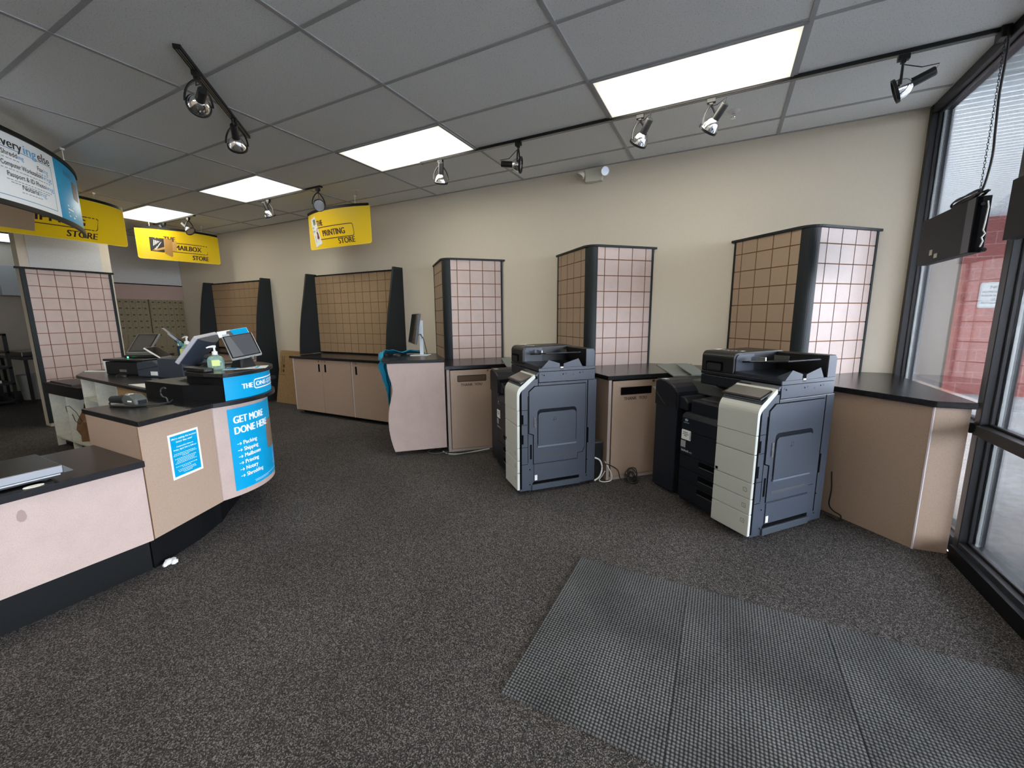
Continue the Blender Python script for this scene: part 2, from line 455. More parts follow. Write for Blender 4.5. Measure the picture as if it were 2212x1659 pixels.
# ------------------------------------------------------------------ the room
CZ = 2.945
struct(MB().box(-13, -8, -.1, .975, 0, 0).build('floor', CARPET))
struct(MB().box(-13.1, -8.1, CZ, 1.1, .12, CZ + .12).build('ceiling', ceilmat()))
g = MB()
for i in range(-10, 1):
    x = i * 1.2192
    g.box(x - .013, -7.999, CZ - .005, x + .013, -.001, CZ + .003)
for j in range(0, 13):
    y = -.346 - j * .6096
    g.box(-12.99, y - .013, CZ - .004, .97, y + .013, CZ + .002)
g.box(-10.14, -.022, CZ - .004, .97, -.0005, CZ + .002)
struct(g.build('trim_1', TBAR))
struct(MB().box(-13, 0, -.1, 1.0, .12, CZ + .02).build('wall_back', PAINT))
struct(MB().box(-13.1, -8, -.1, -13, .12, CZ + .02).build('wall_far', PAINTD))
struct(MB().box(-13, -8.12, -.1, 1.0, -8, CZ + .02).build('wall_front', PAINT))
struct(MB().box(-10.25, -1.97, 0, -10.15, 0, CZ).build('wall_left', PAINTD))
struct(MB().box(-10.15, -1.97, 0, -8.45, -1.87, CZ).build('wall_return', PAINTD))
struct(MB().box(-8.45, -2.585, 0, -8.27, -1.70, CZ).build('wall_partition', PAINT))

# window wall -------------------------------------------------------
YM = [0, -1.30, -2.66, -4.02, -5.38, -6.74, -8.0]
for k in range(6):
    a, b = YM[k], YM[k + 1]
    m = MB()
    if k == 0: m.box(.975, -.045, 0, 1.09, 0, CZ)
    m.box(.98, b - .055, 0, 1.09, b, CZ)                   # mullion
    ya_, yb_ = (a - .045 if k == 0 else a - .055), b
    m.box(.98, yb_, 2.885, 1.09, ya_, CZ)
    m.box(.98, yb_, 0, 1.09, ya_, .10)
    m.box(.965, yb_, .735, 1.075, ya_, .795)
    # glazing beads
    for (z0, z1) in ((.10, .735), (.795, 2.885)):
        m.box(1.015, yb_, z0, 1.035, yb_ + .012, z1); m.box(1.015, ya_ - .012, z0, 1.035, ya_, z1)
        m.box(1.015, yb_, z0, 1.035, ya_, z0 + .012); m.box(1.015, yb_, z1 - .012, 1.035, ya_, z1)
    o = struct(m.build('window_%d' % (k + 1), FRAMEM, bevel=.003, seg=1))
    for (z0, z1) in ((.10, .735), (.795, 2.885)):
        MB().box(1.036, yb_ + .001, z0 + .001, 1.040, ya_ - .001, z1 - .001).build('window_pane', GLASS, o)
    md = MB()
    md.box(1.041, yb_, .10, 1.055, yb_ + .02, 2.885); md.box(1.041, ya_ - .02, .10, 1.055, ya_, 2.885)
    md.build('outer_bead', mat('outer_bead_aluminium', (.62, .64, .64), .4, .6), o)
struct(MB().box(.94, -7.99, 0, .965, -1.37, .085).build('baseboard_window', BLK))

# outside -----------------------------------------------------------
struct(MB().box(1.09, -14, -.25, 5.6, 40, -.03).build('ground_sidewalk', PAVE))
struct(MB().box(5.6, -30, -.30, 60, 60, -.13).build('ground_parking', ASPH))
struct(MB().box(1.0, .0, -.2, 1.115, .12, 3.02).build('wall_outer', mat('pale_outer_trim', (.62, .64, .66), .5)))
sf = MB().box(1.0, -14, 3.02, 5.9, 7.8, 3.35)
struct(sf.build('ceiling_soffit', SOFF))
for i in range(7):
    x = 6.5; y = 3 + i * 2.8
    tag(MB().box(x, y, -.128, x + 5, y + .1, -.124).build('parking_line', WPRINT), 'white painted parking bay line on the grey lot outside', 'painted line', 'parking bay lines')
col = thing('block_column', 'red split-face block column standing on the sidewalk outside the window', 'column', (3.9, 6.6, -.03))
MB().box(3.34, 5.70, -.03, 4.45, 7.50, 3.02).build('block_face', BRICK, col)
MB().box(3.30, 5.74, -.03, 3.34, 7.52, 3.02).build('side_face', SHADEB, col, label='side of the column in shade, painted grey')
sg = thing('warning_sign', 'white metal notice banning skateboards on the red block column', 'sign', (3.80, 5.69, 1.5))
fn = flat((3.60, 5.688, 1.50), (1, 0, 0))
SPL = mat('white_sign_enamel', (.42, .47, .48), .5)
m = MB(); sheet(m, rrect(0, 0, .37, .43, .03), fn, 0, .006, slice_=None); m.build('sign_plate', SPL, sg)
m = MB(); ring(m, (.012, .012, .358, .418, .022), .005, fn, 0, .0068); m.build('sign_border', mat('grey_print', (.15, .2, .22), .5), sg)
m = MB()
put_text(m, 'NO', .185, .325, .050, fn, center=True, width=.12, bold=.03, wofs=.0075)
for i, t in enumerate(('SKATEBOARDING', 'ROLLER BLADING', 'OR', 'BICYCLE RIDING')):
    put_text(m, t, .185, .255 - i * .063, .032, fn, width=min(.30, .024 * len(t)), center=True, bold=.03, wofs=.0075)
m.build('lettering', mat('slate_print', (.05, .08, .09), .5), sg)
# parked car and shop fascia far across the lot
car = thing('parked_car', 'blue car parked beyond the red column across the lot', 'car', (7.6, 20, -.13), R(12))
T = WM[car.name]
prof = [(-2.1, .25), (-2.1, .75), (-1.5, .92), (-.9, 1.38), (.7, 1.40), (1.4, .98), (2.1, .85), (2.15, .3)]
MB(T).prism(prof, -.85, .85, ax='y').build('body', mat('blue_car_paint', (.05, .22, .55), .2, .3), car, bevel=.08)
MB(T).prism([(-1.35, .95), (-.85, 1.32), (.62, 1.34), (1.2, .98)], -.86, .86, ax='y').build('window_band', SCREEN, car)
for sx in (-1.35, 1.35):
    for sy in (-.80, .80):
        MB(T).lathe([(.12, -.1), (.33, -.1), (.33, .1), (.12, .1)], 18, T=Matrix.Translation((sx, sy, .33)) @ Matrix.Rotation(R(90), 4, 'X')).build('wheel', RUBBER, car)
bd = thing('shop_banner', 'red fascia banner with white lettering across the parking lot', 'sign', (10.3, 31, 2.2))
MB().box(9.0, 31, 2.0, 12.4, 31.15, 3.3).build('banner_panel', mat('red_banner', (.45, .01, .025), .5), bd)
m = MB(); f_ = flat((9.05, 30.99, 2.0), (1, 0, 0)); put_text(m, 'EASY', .1, .75, .38, f_, bold=.03); put_text(m, 'OR CR', .1, .2, .38, f_, bold=.03); m.build('lettering', WPRINT, bd)
MB().box(8.9, 31.2, -.1, 9.0, 31.3, 3.4).box(12.4, 31.2, -.1, 12.5, 31.3, 3.4).build('banner_post', STEEL, bd)

# ------------------------------------------------------------------ ceiling things
def ceiling_light(x, y, label, dm=None):
    t = thing('ceiling_light', label, 'ceiling light', (x, y, CZ), 0, 'fluorescent ceiling panels')
    a, b = .60, .298
    m = MB()
    for (x0, y0, x1, y1) in ((-a, -b, a, -b + .02), (-a, b - .02, a, b), (-a, -b, -a + .02, b), (a - .02, -b, a, b)):
        m.box(x + x0, y + y0, CZ - .010, x + x1, y + y1, CZ + .001)
    m.build('frame', TBAR, t)
    MB().box(x - a + .02, y - b + .02, CZ - .007, x + a - .02, y + b - .02, CZ - .001).build('diffuser', dm or DIFF, t)
    return t
yF = -.956 - .3048
l0 = ceiling_light(-.6096, yF, 'large lit ceiling panel above the right-hand copier, nearest the window')
l0.location = (-.6096, yF, CZ)
dup(l0, (-.6096 - 2.4384, yF, CZ), label='lit ceiling panel where the long track rail ends, second from the window')
dup(l0, (-.6096 - 4.8768, yF, CZ), label='lit ceiling panel near the printing sign, third from the window')
dup(l0, (-.6096 - 7.3152, yF, CZ), label='farthest lit ceiling panel of the row, just above the mailbox sign')
for i, xx in enumerate((-.6096, -3.048, -5.4864)):
    dup(l0, (xx, -.956 - .6096 * 5 - .3048, CZ), label='lit ceiling panel behind the viewer, outside the photo')
    if i < 3: dup(l0, (xx, -.956 - .6096 * 10 - .3048, CZ), label='lit ceiling panel behind the viewer, outside the photo')
ceiling_light(-12.3, -1.75, dm=mat('dim_diffuser', (.5, .55, .6), .5, emit=(.75, .9, 1), es=1.1), label='dim ceiling panel glimpsed in the dark back room at the left edge')

def sprinkler(x, y, label):
    t = thing('fire_sprinkler', label, 'sprinkler', (x, y, CZ), 0, 'ceiling sprinklers')
    MB().lathe([(.0, -.003), (.040, -.004), (.045, -.001), (.045, .001)], 20, T=Matrix.Translation((x, y, CZ))).build('escutcheon', WHITE, t)
    m = MB(); T_ = Matrix.Translation((x, y, CZ))
    m.lathe([(.012, -.003), (.012, -.02), (.006, -.022), (.006, -.035), (0, -.036)], 12, T=T_)
    m.tube([(x - .012, y, CZ - .018), (x - .014, y, CZ - .035), (x, y, CZ - .05)], .0025, 6); m.tube([(x + .012, y, CZ - .018), (x + .014, y, CZ - .035), (x, y, CZ - .05)], .0025, 6)
    m.build('nozzle', CHROME, t)
    MB().lathe([(0, -.050), (.018, -.050), (.018, -.053), (0, -.054)], 14, T=Matrix.Translation((x, y, CZ))).build('deflector', CHROME, t)
sprinkler(-.348, -.645, 'small white ceiling sprinkler between the long track rail and the wall')
sprinkler(-4.399, -.639, 'small ceiling sprinkler just above the yellow printing sign')

# track rails and spot heads ----------------------------------------
ZR = CZ - .022
def rail(p, q, label):
    p = Vector((*p, 0)); q = Vector((*q, 0)); d = (q - p); L = d.length; ang = math.atan2(d.y, d.x)
    t = thing('track_rail', label, 'track lighting rail', (p.x, p.y, ZR), ang, 'ceiling track rails')
    T = WM[t.name]
    MB(T).box(0, -.018, 0, L, .018, CZ - ZR - .0005).build('channel', BLKM, t)
    MB(T).box(.004, -.009, -.0015, L - .004, -.004, .0005).box(.004, .004, -.0015, L - .004, .009, .0005).build('contact_strip', STEEL, t)
    MB(T).box(-.006, -.0195, -.001, .012, .0195, CZ - ZR - .001).build('end_cap', BLKM, t)
rail((-3.10, -.982), (.962, -.982), 'long black track rail running to the window above the copiers')
rail((-5.83, -.962), (-4.61, -.962), 'short black track rail in front of the printing sign')
rail((-8.60, -.962), (-7.40, -.962), 'farthest short track rail above the mailbox sign')
rail((-3.17, -3.024), (-4.015, -2.143), 'short diagonal black track rail above the service counter')

LENS = mat('lens_glass', (.9, .9, .92), .22, .9)
def spot(x, y, aim, label, yaw=0, s=1.12):
    t = thing('spotlight', label, 'track spotlight', (x, y, ZR - .002), 0, 'black track spotlights')
    T = WM[t.name] @ Matrix.Rotation(yaw, 4, 'Z')
    MB(T).box(-.028, -.016, -.030, .028, .016, -.0002).box(-.012, -.012, -.045, .012, .012, -.028).build('adapter', BLKM, t, bevel=.003)
    c = Vector((0, 0, -.165)) * s
    a = Vector(aim).normalized(); aw = Matrix.Rotation(-yaw, 4, 'Z') @ a
    side = Vector((0, 0, 1)).cross(aw)
    if side.length < .1: side = Vector((1, 0, 0))
    side.normalize()
    m = MB(T)
    for sg_ in (-1, 1):
        pts = []
        for i in range(9):
            f = i / 8
            off = math.sin(f * math.pi * .5) ** .8 * .064 * sg_ * s
            z = -.045 + (c.z + .045) * (f ** 1.15)
            pts.append(side * off + Vector((0, 0, z)))
        m.tube(pts, .0068, 6)
    m.build('yoke', BLKM, t)
    zq = aw.to_track_quat('Z', 'Y').to_matrix().to_4x4()
    T2 = Matrix.Translation(c) @ zq @ Matrix.Scale(s, 4)
    MB(T).lathe([(.014, -.052), (.026, -.048), (.040, -.032), (.051, -.008), (.056, .014), (.054, .014), (.048, -.008), (.036, -.030), (.020, -.042), (0, -.044)], 26, T=T2, cap=False).build('reflector', CHROME, t)
    MB(T).lathe([(.054, .010), (.061, .010), (.061, .024), (.054, .024), (.054, .010)], 26, T=T2, cap=False).build('rim', BLKM, t)
    MB(T).lathe([(0, .016), (.054, .015)], 26, T=T2, cap=False).build('lens', LENS, t)
    MB(T).lathe([(.0, -.140), (.020, -.140), (.023, -.134), (.023, -.055), (.026, -.045), (.0, -.045)], 18, T=T2).build('socket', BLKM, t)
    e = T2 @ Vector((0, 0, -.133)); mid = e * .6 + Vector((0, 0, -.02)) + side * .02
    MB(T).tube([e, e + (e - c) * .12 + Vector((0, 0, .03)), mid, Vector((0, 0, -.05))], .003, 6).build('cable', BLKM, t)
    return t
YA = -.982
spot(.54, YA, (-.92, .22, -.32), 'black spotlight nearest the window corner on the long rail')
spot(-.49, YA, (-.55, .42, -.62), 'spotlight below the middle of the large lit panel, silver dish up')
spot(-.98, YA, (-.50, .40, -.65), 'spotlight under the left end of the large lit panel')
spot(-2.02, YA, (.93, .28, -.12), 'spotlight turned edge-on between the two lit panels, socket to the left')
spot(-2.87, YA, (-.30, .35, -.80), 'spotlight at the left end of the long rail')
spot(-4.677, -.962, (.80, -.42, -.38), 'spotlight with lit-side lens facing out, right one on the printing-sign rail')
spot(-5.622, -.962, (-.05, .45, -.85), 'spotlight with silver dome, left one on the printing-sign rail')
spot(-7.576, -.962, (.60, .2, -.6), 'right spotlight in front of the mailbox sign')
spot(-8.30, -.962, (.1, .3, -.85), 'left spotlight in front of the mailbox sign')
spot(-3.326, -2.861, (-.90, .30, -.15), 'nearer spotlight on the diagonal rail above the counter', 2.3)
spot(-3.748, -2.40, (-.60, .42, -.55), 'farther spotlight on the diagonal rail above the counter', 2.3)

# emergency light ---------------------------------------------------
t = thing('emergency_light', 'ivory twin-head emergency light on the wall below the ceiling', 'emergency light', (-1.61, 0, 2.79))
MB().box(-1.70, -.065, 2.79, -1.52, -.0005, 2.915).build('housing', IVORY, t, bevel=.008)
for cx, aim in ((-1.735, Vector((-.45, -.35, -.75))), (-1.485, Vector((.55, -.75, -.25)))):
    T2 = Matrix.Translation((cx, -.085, 2.862)) @ aim.to_track_quat('Z', 'Y').to_matrix().to_4x4()
    h = MB().lathe([(0, -.035), (.02, -.033), (.036, -.018), (.046, .01), (.046, .02), (.042, .02), (.040, .008), (.0, -.02)], 22, T=T2, cap=False).build('lamp_head', IVORY, t)
    MB().lathe([(0, .012), (.041, .013)], 22, T=T2, cap=False).build('lens', mat('lamp_lens', (.45, .46, .46), .2, .6), h)

# hanging signs -----------------------------------------------------
def hook(m, p, z0, z1):
    m.box(p[0] - .012, p[1] - .012, z1 - .02, p[0] + .012, p[1] + .012, z1 - .0005)
    m.tube([(p[0], p[1], z0), (p[0], p[1], z1 - .01)], .0035, 6)

def store_sign(name_txt, pts, label, pic):
    c, rad = circ3(*pts)
    a0 = math.atan2(pts[0][1] - c[1], pts[0][0] - c[0]); a1 = math.atan2(pts[2][1] - c[1], pts[2][0] - c[0])
    d = (a1 - a0 + math.pi) % (2 * math.pi) - math.pi
    sgn = 1 if d > 0 else -1; Lh = abs(d) * rad; H = .455; z0 = 2.345
    arc_ = arcfn(c, rad, a0, sgn, z0)
    E0 = arc_(0, 0); E1 = arc_(Lh, 0)
    def fn(u, v, w=0):          # the top bar is bowed, the sheet hangs nearly straight at its lower edge
        A_ = arc_(u, v, w); n0 = (A_ - arc_(u, v, w - 1)); f_ = u / Lh
        C_ = E0.lerp(E1, f_) + Vector((0, 0, v)) + n0 * w
        k_ = .12 + .88 * min(1, max(0, v / H)); return C_.lerp(A_, k_)
    base = fn(Lh / 2, 0)
    t = thing('hanging_sign', label, 'hanging sign', (base.x, base.y, z0), 0, 'yellow store signs')
    m = MB(); sheet(m, rrect(0, 0, Lh, H, .035, corners=(1, 1, 0, 0)), fn, -.004, 0); m.build('sign_panel', YEL, t)
    m = MB(); ring(m, (0, 0, Lh, H, .035), .007, fn, 0, .0008, slice_=.04); m.build('edge_line', YELE, t)
    m = MB(); sheet(m, [(0, H - .004), (Lh * .985, H - .004), (Lh * .985, H + .026), (0, H + .026)], fn, -.012, .010); m.build('top_bar', BLK, t)
    m = MB()
    for f in (.17, .79): hook(m, fn(Lh * f, 0), z0 + H + .02, CZ)
    m.build('hook', WHITE, t)
    U = lambda f: f * Lh
    m = MB(); th = .012
    bx = {'PRINTING': (.18, .77, .245, .585), 'MAILBOX': (.36, .83, .29, .60), 'SHIPPING': (.16, .755, .29, .60)}[name_txt]
    ring(m, (U(bx[0]), bx[2] * H, U(bx[1]), bx[3] * H, .03), .009, fn, 0, .0018, slice_=.04)
    tw = {'PRINTING': (.205, .315, .28, .64), 'MAILBOX': (.30, .425, .42, .74), 'SHIPPING': (.12, .24, .24, .66)}[name_txt]
    put_text(m, 'THE', U(tw[0]), H * .625, H * .15, fn, width=U(tw[1] - tw[0]), slice_=.04, bold=.045)
    put_text(m, name_txt, U(tw[2]), H * (.335 if name_txt == 'PRINTING' else .37), H * .16, fn, width=U(tw[3] - tw[2]), slice_=.04, bold=.045)
    sx = {'PRINTING': .515, 'MAILBOX': .63, 'SHIPPING': .55}[name_txt]
    put_text(m, 'STORE', U(sx), H * .085, H * .15, fn, width=U(.25 if name_txt == 'PRINTING' else .205), slice_=.04, bold=.045)
    m.build('lettering', INK, t)
    pic(t, fn, Lh, H)
    return t

def pic_print(t, fn, L, H):
    def q(u, v):      # tilted leaflet
        a = R(-13); u -= .12 * L / 1.17; v -= .22
        return (.145 * L + u * 0 + (u * math.cos(a) - v * math.sin(a)) * 1.0, .215 + u * math.sin(a) + v * math.cos(a))
    def loc(a, b):
        an = R(8); return (.155 * L + (a * math.cos(an) - b * math.sin(an)), .225 + a * math.sin(an) + b * math.cos(an))
    m = MB(); sheet(m, [loc(-.075, -.19), loc(.07, -.17), loc(.065, .18), loc(-.07, .17)], fn, .0005, .0025)
    o = m.build('leaflet_picture', PAPER, t)
    m = MB(); f2_ = lambda u, v, w=0: fn(*loc(u, v), w + .0015)
    put_text(m, 'Art', -.06, .045, .028, f2_, bold=.01, width=.045); put_text(m, 'Opening', -.062, .0, .028, f2_, bold=.01, width=.11)
    for i in range(5): m.add([f2_(-.05, -.05 - i * .018, .0015), f2_(.0 + .02 * (i % 2), -.05 - i * .018, .0015), f2_(.02 * (i % 2), -.055 - i * .018, .0015), f2_(-.05, -.055 - i * .018, .0015)], [(0, 1, 2, 3)])
    m.build('lettering', mat('grey_ink', (.12, .12, .12), .5), o)
    m = MB(); m.add([f2_(-.01, .08, .002), f2_(.05, .08, .002), f2_(.05, .15, .002), f2_(-.01, .15, .002)], [(0, 1, 2, 3)]); m.build('photo', mat('green_grey_print', (.12, .17, .12), .5), o)
    m = MB(); m.add([f2_(.0, -.10, .002), f2_(.05, -.10, .002), f2_(.05, -.025, .002), f2_(.025, -.005, .002), f2_(.0, -.025, .002)], [(0, 1, 2, 3, 4)]); m.build('photo', mat('red_brown_print', (.14, .03, .02), .5), o)

def poly(m, fn, pts, w=.002, mi=0):
    m.add([fn(p[0], p[1], w) for p in pts], [tuple(range(len(pts)))], mi)

WOODP = mat('wood_print', (.42, .22, .05), .5); WOODL = mat('light_wood_print', (.55, .32, .09), .5)
def pic_mail(t, fn, L, H):
    m = MB(); poly(m, fn, [(.145 * L, .27 * H), (.30 * L, .25 * H), (.30 * L, .70 * H), (.145 * L, .72 * H)])
    o = m.build('open_mailbox_picture', mat('dark_print', (.03, .025, .02), .5), t)
    m = MB(); poly(m, fn, [(.165 * L, .29 * H), (.33 * L, .28 * H), (.32 * L, .44 * H), (.17 * L, .40 * H)], .0025); poly(m, fn, [(.30 * L, .30 * H), (.44 * L, .33 * H), (.44 * L, .66 * H), (.30 * L, .70 * H)], .0028); m.build('picture_wood', WOODL, o)
    m = MB(); poly(m, fn, [(.305 * L, .22 * H), (.38 * L, .12 * H), (.38 * L, .68 * H), (.305 * L, .72 * H)], .0032); poly(m, fn, [(.38 * L, .12 * H), (.392 * L, .16 * H), (.392 * L, .70 * H), (.38 * L, .70 * H)], .0034); m.build('picture_door', WOODP, o)
    m = MB()
    for i in range(5): poly(m, fn, [((.175 + i * .008) * L, .33 * H), ((.18 + i * .008) * L, .33 * H), ((.20 + i * .018) * L, (.62 - .01 * i) * H), ((.19 + i * .018) * L, (.64 - .01 * i) * H)], .003 + i * .0001)
    m.build('picture_letters', PAPER, o)

def pic_ship(t, fn, L, H):
    KR = mat('kraft_print', (.36, .27, .19), .5); KD = mat('kraft_dark_print', (.26, .20, .15), .5)
    m = MB(); sheet(m, [(.05 * L, .12 * H), (.36 * L, .10 * H), (.36 * L, .80 * H), (.05 * L, .80 * H)], fn, .0005, .002, slice_=.05); o = m.build('parcel_picture', KR, t)
    m = MB(); sheet(m, [(.03 * L, .12 * H), (.17 * L, .12 * H), (.17 * L, .45 * H), (.03 * L, .45 * H)], fn, .002, .0028, slice_=.05); m.build('picture_box', KD, o)

store_sign('PRINTING', ((-5.492, -.497), (-4.90, -.612), (-4.337, -.491)), 'yellow hanging sign reading THE PRINTING STORE, closest to the slat wall', pic_print)
store_sign('MAILBOX', ((-8.345, -1.337), (-8.10, -.82), (-8.155, -.274)), 'yellow hanging sign reading THE MAILBOX STORE in front of the mailboxes', pic_mail)
store_sign('SHIPPING', ((-7.20, -3.15), (-6.99, -2.45), (-7.295, -1.834)), 'yellow hanging shipping sign partly hidden behind the white services banner', pic_ship)

# services banner ---------------------------------------------------
BC = (-6.850, -4.725); BR = 2.24
a_r = math.atan2(-2.604 + 4.725, -6.129 + 6.850)
LB = (a_r - R(14)) * BR
fn = arcfn(BC, BR, R(14), 1, 2.285)
bt = thing('services_banner', 'curved white and blue services banner hanging at the upper left', 'hanging banner', tuple(fn(LB / 2, 0)))
m = MB(); sheet(m, [(0, 0), (LB + .16, 0), (LB + .03, .515), (0, .515)], fn, -.004, 0); m.build('banner_sheet', WPRINT, bt)
m = MB(); sheet(m, [(0, .505), (LB + .03, .505), (LB + .03, .54), (0, .54)], fn, -.014, .012); m.build('top_bar', BLK, bt)
m = MB(); sheet(m, [(0, -.03), (LB + .18, -.03), (LB + .16, .006), (0, .006)], fn, -.014, .012); m.build('bottom_bar', BLK, bt)
m = MB()
for f in (.2, .80): hook(m, fn(LB * f, 0), 2.81, CZ)
m.build('hook', WHITE, bt)
uB = (math.atan2(-2.95 + 4.725, -5.48 + 6.85) - R(14)) * BR + .045    # where the blue field starts
m = MB(); sheet(m, [(uB, .006), (LB + .14, .006), (LB + .02, .505), (uB, .505)], fn, .0004, .0014); bf = m.build('blue_field', BLUE, bt)
m = MB(); ring(m, (uB - 1.16, .045, uB - .06, .40, .004), .005, fn, 0, .0012, slice_=.05); m.build('border_line', mat('thin_blue_line', (.1, .3, .5), .5), bt)
m = MB(); m2 = MB(); m3 = MB()
u0 = uB - .57
put_text(m, 'every', u0 - .02, .405, .066, fn, width=.215, slice_=.05, bold=.03)
put_text(m3, 'ing', u0 + .213, .405, .066, fn, width=.125, slice_=.05, bold=.03)
put_text(m, 'else', u0 + .355, .405, .066, fn, width=.145, slice_=.05, bold=.02)
for (txt, tail, uu, vv, wd, wt_) in (('Shredd', 'ing', .01, .345, .13, .055), ('Fax', 'ing', .33, .322, .065, .055), ('Computer Workstation', 'ing', -.005, .268, .37, .12), ('Passport & ID Photo', 'ing', .03, .195, .36, .105), ('Notariz', 'ing', .14, .122, .16, .08)):
    put_text(m, txt, u0 + uu, vv, .034, fn, width=wd, slice_=.05, bold=.012)
    put_text(m3, tail, u0 + uu + wd + .005, vv, .034, fn, width=wt_, slice_=.05, bold=.0)
for (uu, vv, wd) in ((-.02, .320, .20), (.31, .299, .17), (-.01, .243, .48), (.02, .168, .47), (.05, .150, .40), (.13, .096, .23)):
    n = int(wd / .03)
    for i in range(n):
        a = u0 + uu + i * .03; L_ = .018 + .009 * random.random()
        m2.add([fn(a, vv, .0014), fn(a + L_, vv, .0014), fn(a + L_, vv + .007, .0014), fn(a, vv + .007, .0014)], [(0, 1, 2, 3)])
m.build('lettering', INKB, bt); m2.build('small_print', mat('pale_grey_ink', (.38, .42, .45), .5), bt); m3.build('lettering', mat('pale_blue_ink', (.12, .42, .72), .5), bt)
m = MB()
for i, wd in enumerate((.16, .12, .19, .14)): m.add([fn(uB + .14, .14 - i * .03, .0022), fn(uB + .14 + wd, .14 - i * .03, .0022), fn(uB + .14 + wd, .152 - i * .03, .0022), fn(uB + .14, .152 - i * .03, .0022)], [(0, 1, 2, 3)])
m.build('small_print', WPRINT, bf)
m = MB(); sheet(m, rrect(uB + .34, .24, uB + .52, .40, .02), fn, .0016, .0026, slice_=.04); m.build('picture_patch', mat('brown_print', (.16, .10, .08), .5), bf)
m = MB(); sheet(m, [(uB + .16, .41), (uB + .34, .41), (uB + .34, .45), (uB + .16, .45)], fn, .0016, .0026); m.build('logo_patch', BLUED, bf)

# ------------------------------------------------------------------ slat-grid displays
def grid_panel(m, o, u, width, z0, z1, first_u, first_z, step=.1524, gap=.0085, depth=.012, top=True):
    """m uses slots 0 tile face, 1 groove; o (x,y) start, u unit dir, w outward = right-hand of flat()"""
    fn = flat((o[0], o[1], 0), (u[0], u[1], 0))
    def bx(a, b, c, d, w0, w1, mi):
        vs = [fn(a, b, w0), fn(c, b, w0), fn(c, d, w0), fn(a, d, w0), fn(a, b, w1), fn(c, b, w1), fn(c, d, w1), fn(a, d, w1)]
        m.add(vs, [(0, 3, 2, 1), (4, 5, 6, 7), (0, 1, 5, 4), (1, 2, 6, 5), (2, 3, 7, 6), (3, 0, 4, 7)], mi)
    bx(0, z0, width, z1, -.012, 0, 1)
    us = [0]; a = first_u
    while a < width - .01: us.append(a); a += step
    us.append(width)
    zs = [z1]; b = z1 - first_z
    while b > z0 + .01: zs.append(b); b -= step
    zs.append(z0)
    for i in range(len(us) - 1):
        for j in range(len(zs) - 1):
            a0 = us[i] + (gap / 2 if i else 0); a1 = us[i + 1] - (gap / 2 if i < len(us) - 2 else 0)
            b1 = zs[j] - (gap / 2 if j else 0); b0 = zs[j + 1] + (gap / 2 if j < len(zs) - 2 else 0)
            bx(a0, b0, a1, b1, 0, .004, 0)

def tower(cx, label):
    zb, zt = .914, 2.066
    t = thing('display_tower', label, 'display tower', (cx, -.20, zb), 0, 'slat-grid corner towers on the worktop')
    hw = .525; ap = .505
    L = math.hypot(hw, ap); ul = (hw / L, -ap / L); ur = (hw / L, ap / L)
    cl = .085
    # left face runs from the wall to the corner, right face from the corner to the wall
    m = MB(); grid_panel(m, (cx - hw + ul[0] * .03, ul[1] * .03), ul, L - cl - .03, zb, zt, .075, .115)
    m.build('grid_panel', [LAML, GRV], t, label='left slat-grid face of the tower')  # same laminate as the right face, warm shading painted in
    m = MB(); grid_panel(m, (cx + ur[0] * cl, -ap + ur[1] * cl), ur, L - cl - .035, zb, zt, .075, .115)
    m.build('grid_panel', [LAMP, GRV], t, label='right slat-grid face of the tower')
    # rounded corner post
    pts = []
    pl = (cx - ul[0] * (cl + .003), -ap - ul[1] * (cl + .003)); pr = (cx + ur[0] * (cl + .003), -ap + ur[1] * (cl + .003))
    n = 10
    for i in range(n + 1):
        f = i / n
        q = [(1 - f) ** 2 * pl[k] + 2 * f * (1 - f) * (cx, -ap - .008)[k] + f * f * pr[k] for k in (0, 1)]
        pts.append((q[0], q[1] - .006))
    pts += [(pr[0] - .02, pr[1] + .02), (pl[0] + .02, pl[1] + .02)]
    MB().prism(pts, zb, zt, smooth=False).build('corner_post', DGRN, t)
    f = flat((cx + hw - .0, 0, 0), (-ur[0], -ur[1], 0))
    def strip(o, u, a, b):
        q = [Vector((o[0] + u[0] * s, o[1] + u[1] * s)) for s in (a, b)]
        nx, ny = u[1], -u[0]
        return [(q[0].x + nx * .009, q[0].y + ny * .009), (q[1].x + nx * .009, q[1].y + ny * .009), (q[1].x - nx * .015, q[1].y - ny * .015), (q[0].x - nx * .015, q[0].y - ny * .015)]
    MB().prism(strip((cx - hw, 0), ul, .019, .037), zb, zt).build('edge_post', DGRN, t)
    MB().prism(strip((cx + ur[0] * 0, -ap + ur[1] * 0), ur, L - .042, L - .020), zb, zt).build('edge_post', DGRN, t)
    cap = [(cx - hw - .02, -.001)]
    for i in range(n + 1):
        f = i / n
        a = (cx - ul[0] * .16, -ap - ul[1] * .16 - .03); b = (cx, -ap - .045); c = (cx + ur[0] * .16, -ap + ur[1] * .16 - .03)
        cap.append(tuple((1 - f) ** 2 * a[k] + 2 * f * (1 - f) * b[k] + f * f * c[k] for k in (0, 1)))
    cap.append((cx + hw + .02, -.001))
    MB().prism(cap, zt, zt + .021).build('top_cap', DGRN, t, bevel=.003)
tower(-3.235, 'slat-grid corner tower nearest the monitor kiosk, leftmost of three')
tower(-1.495, 'slat-grid corner tower behind the smaller copier, middle of three')
tower(.250, 'slat-grid corner tower beside the window, largest of three in view')

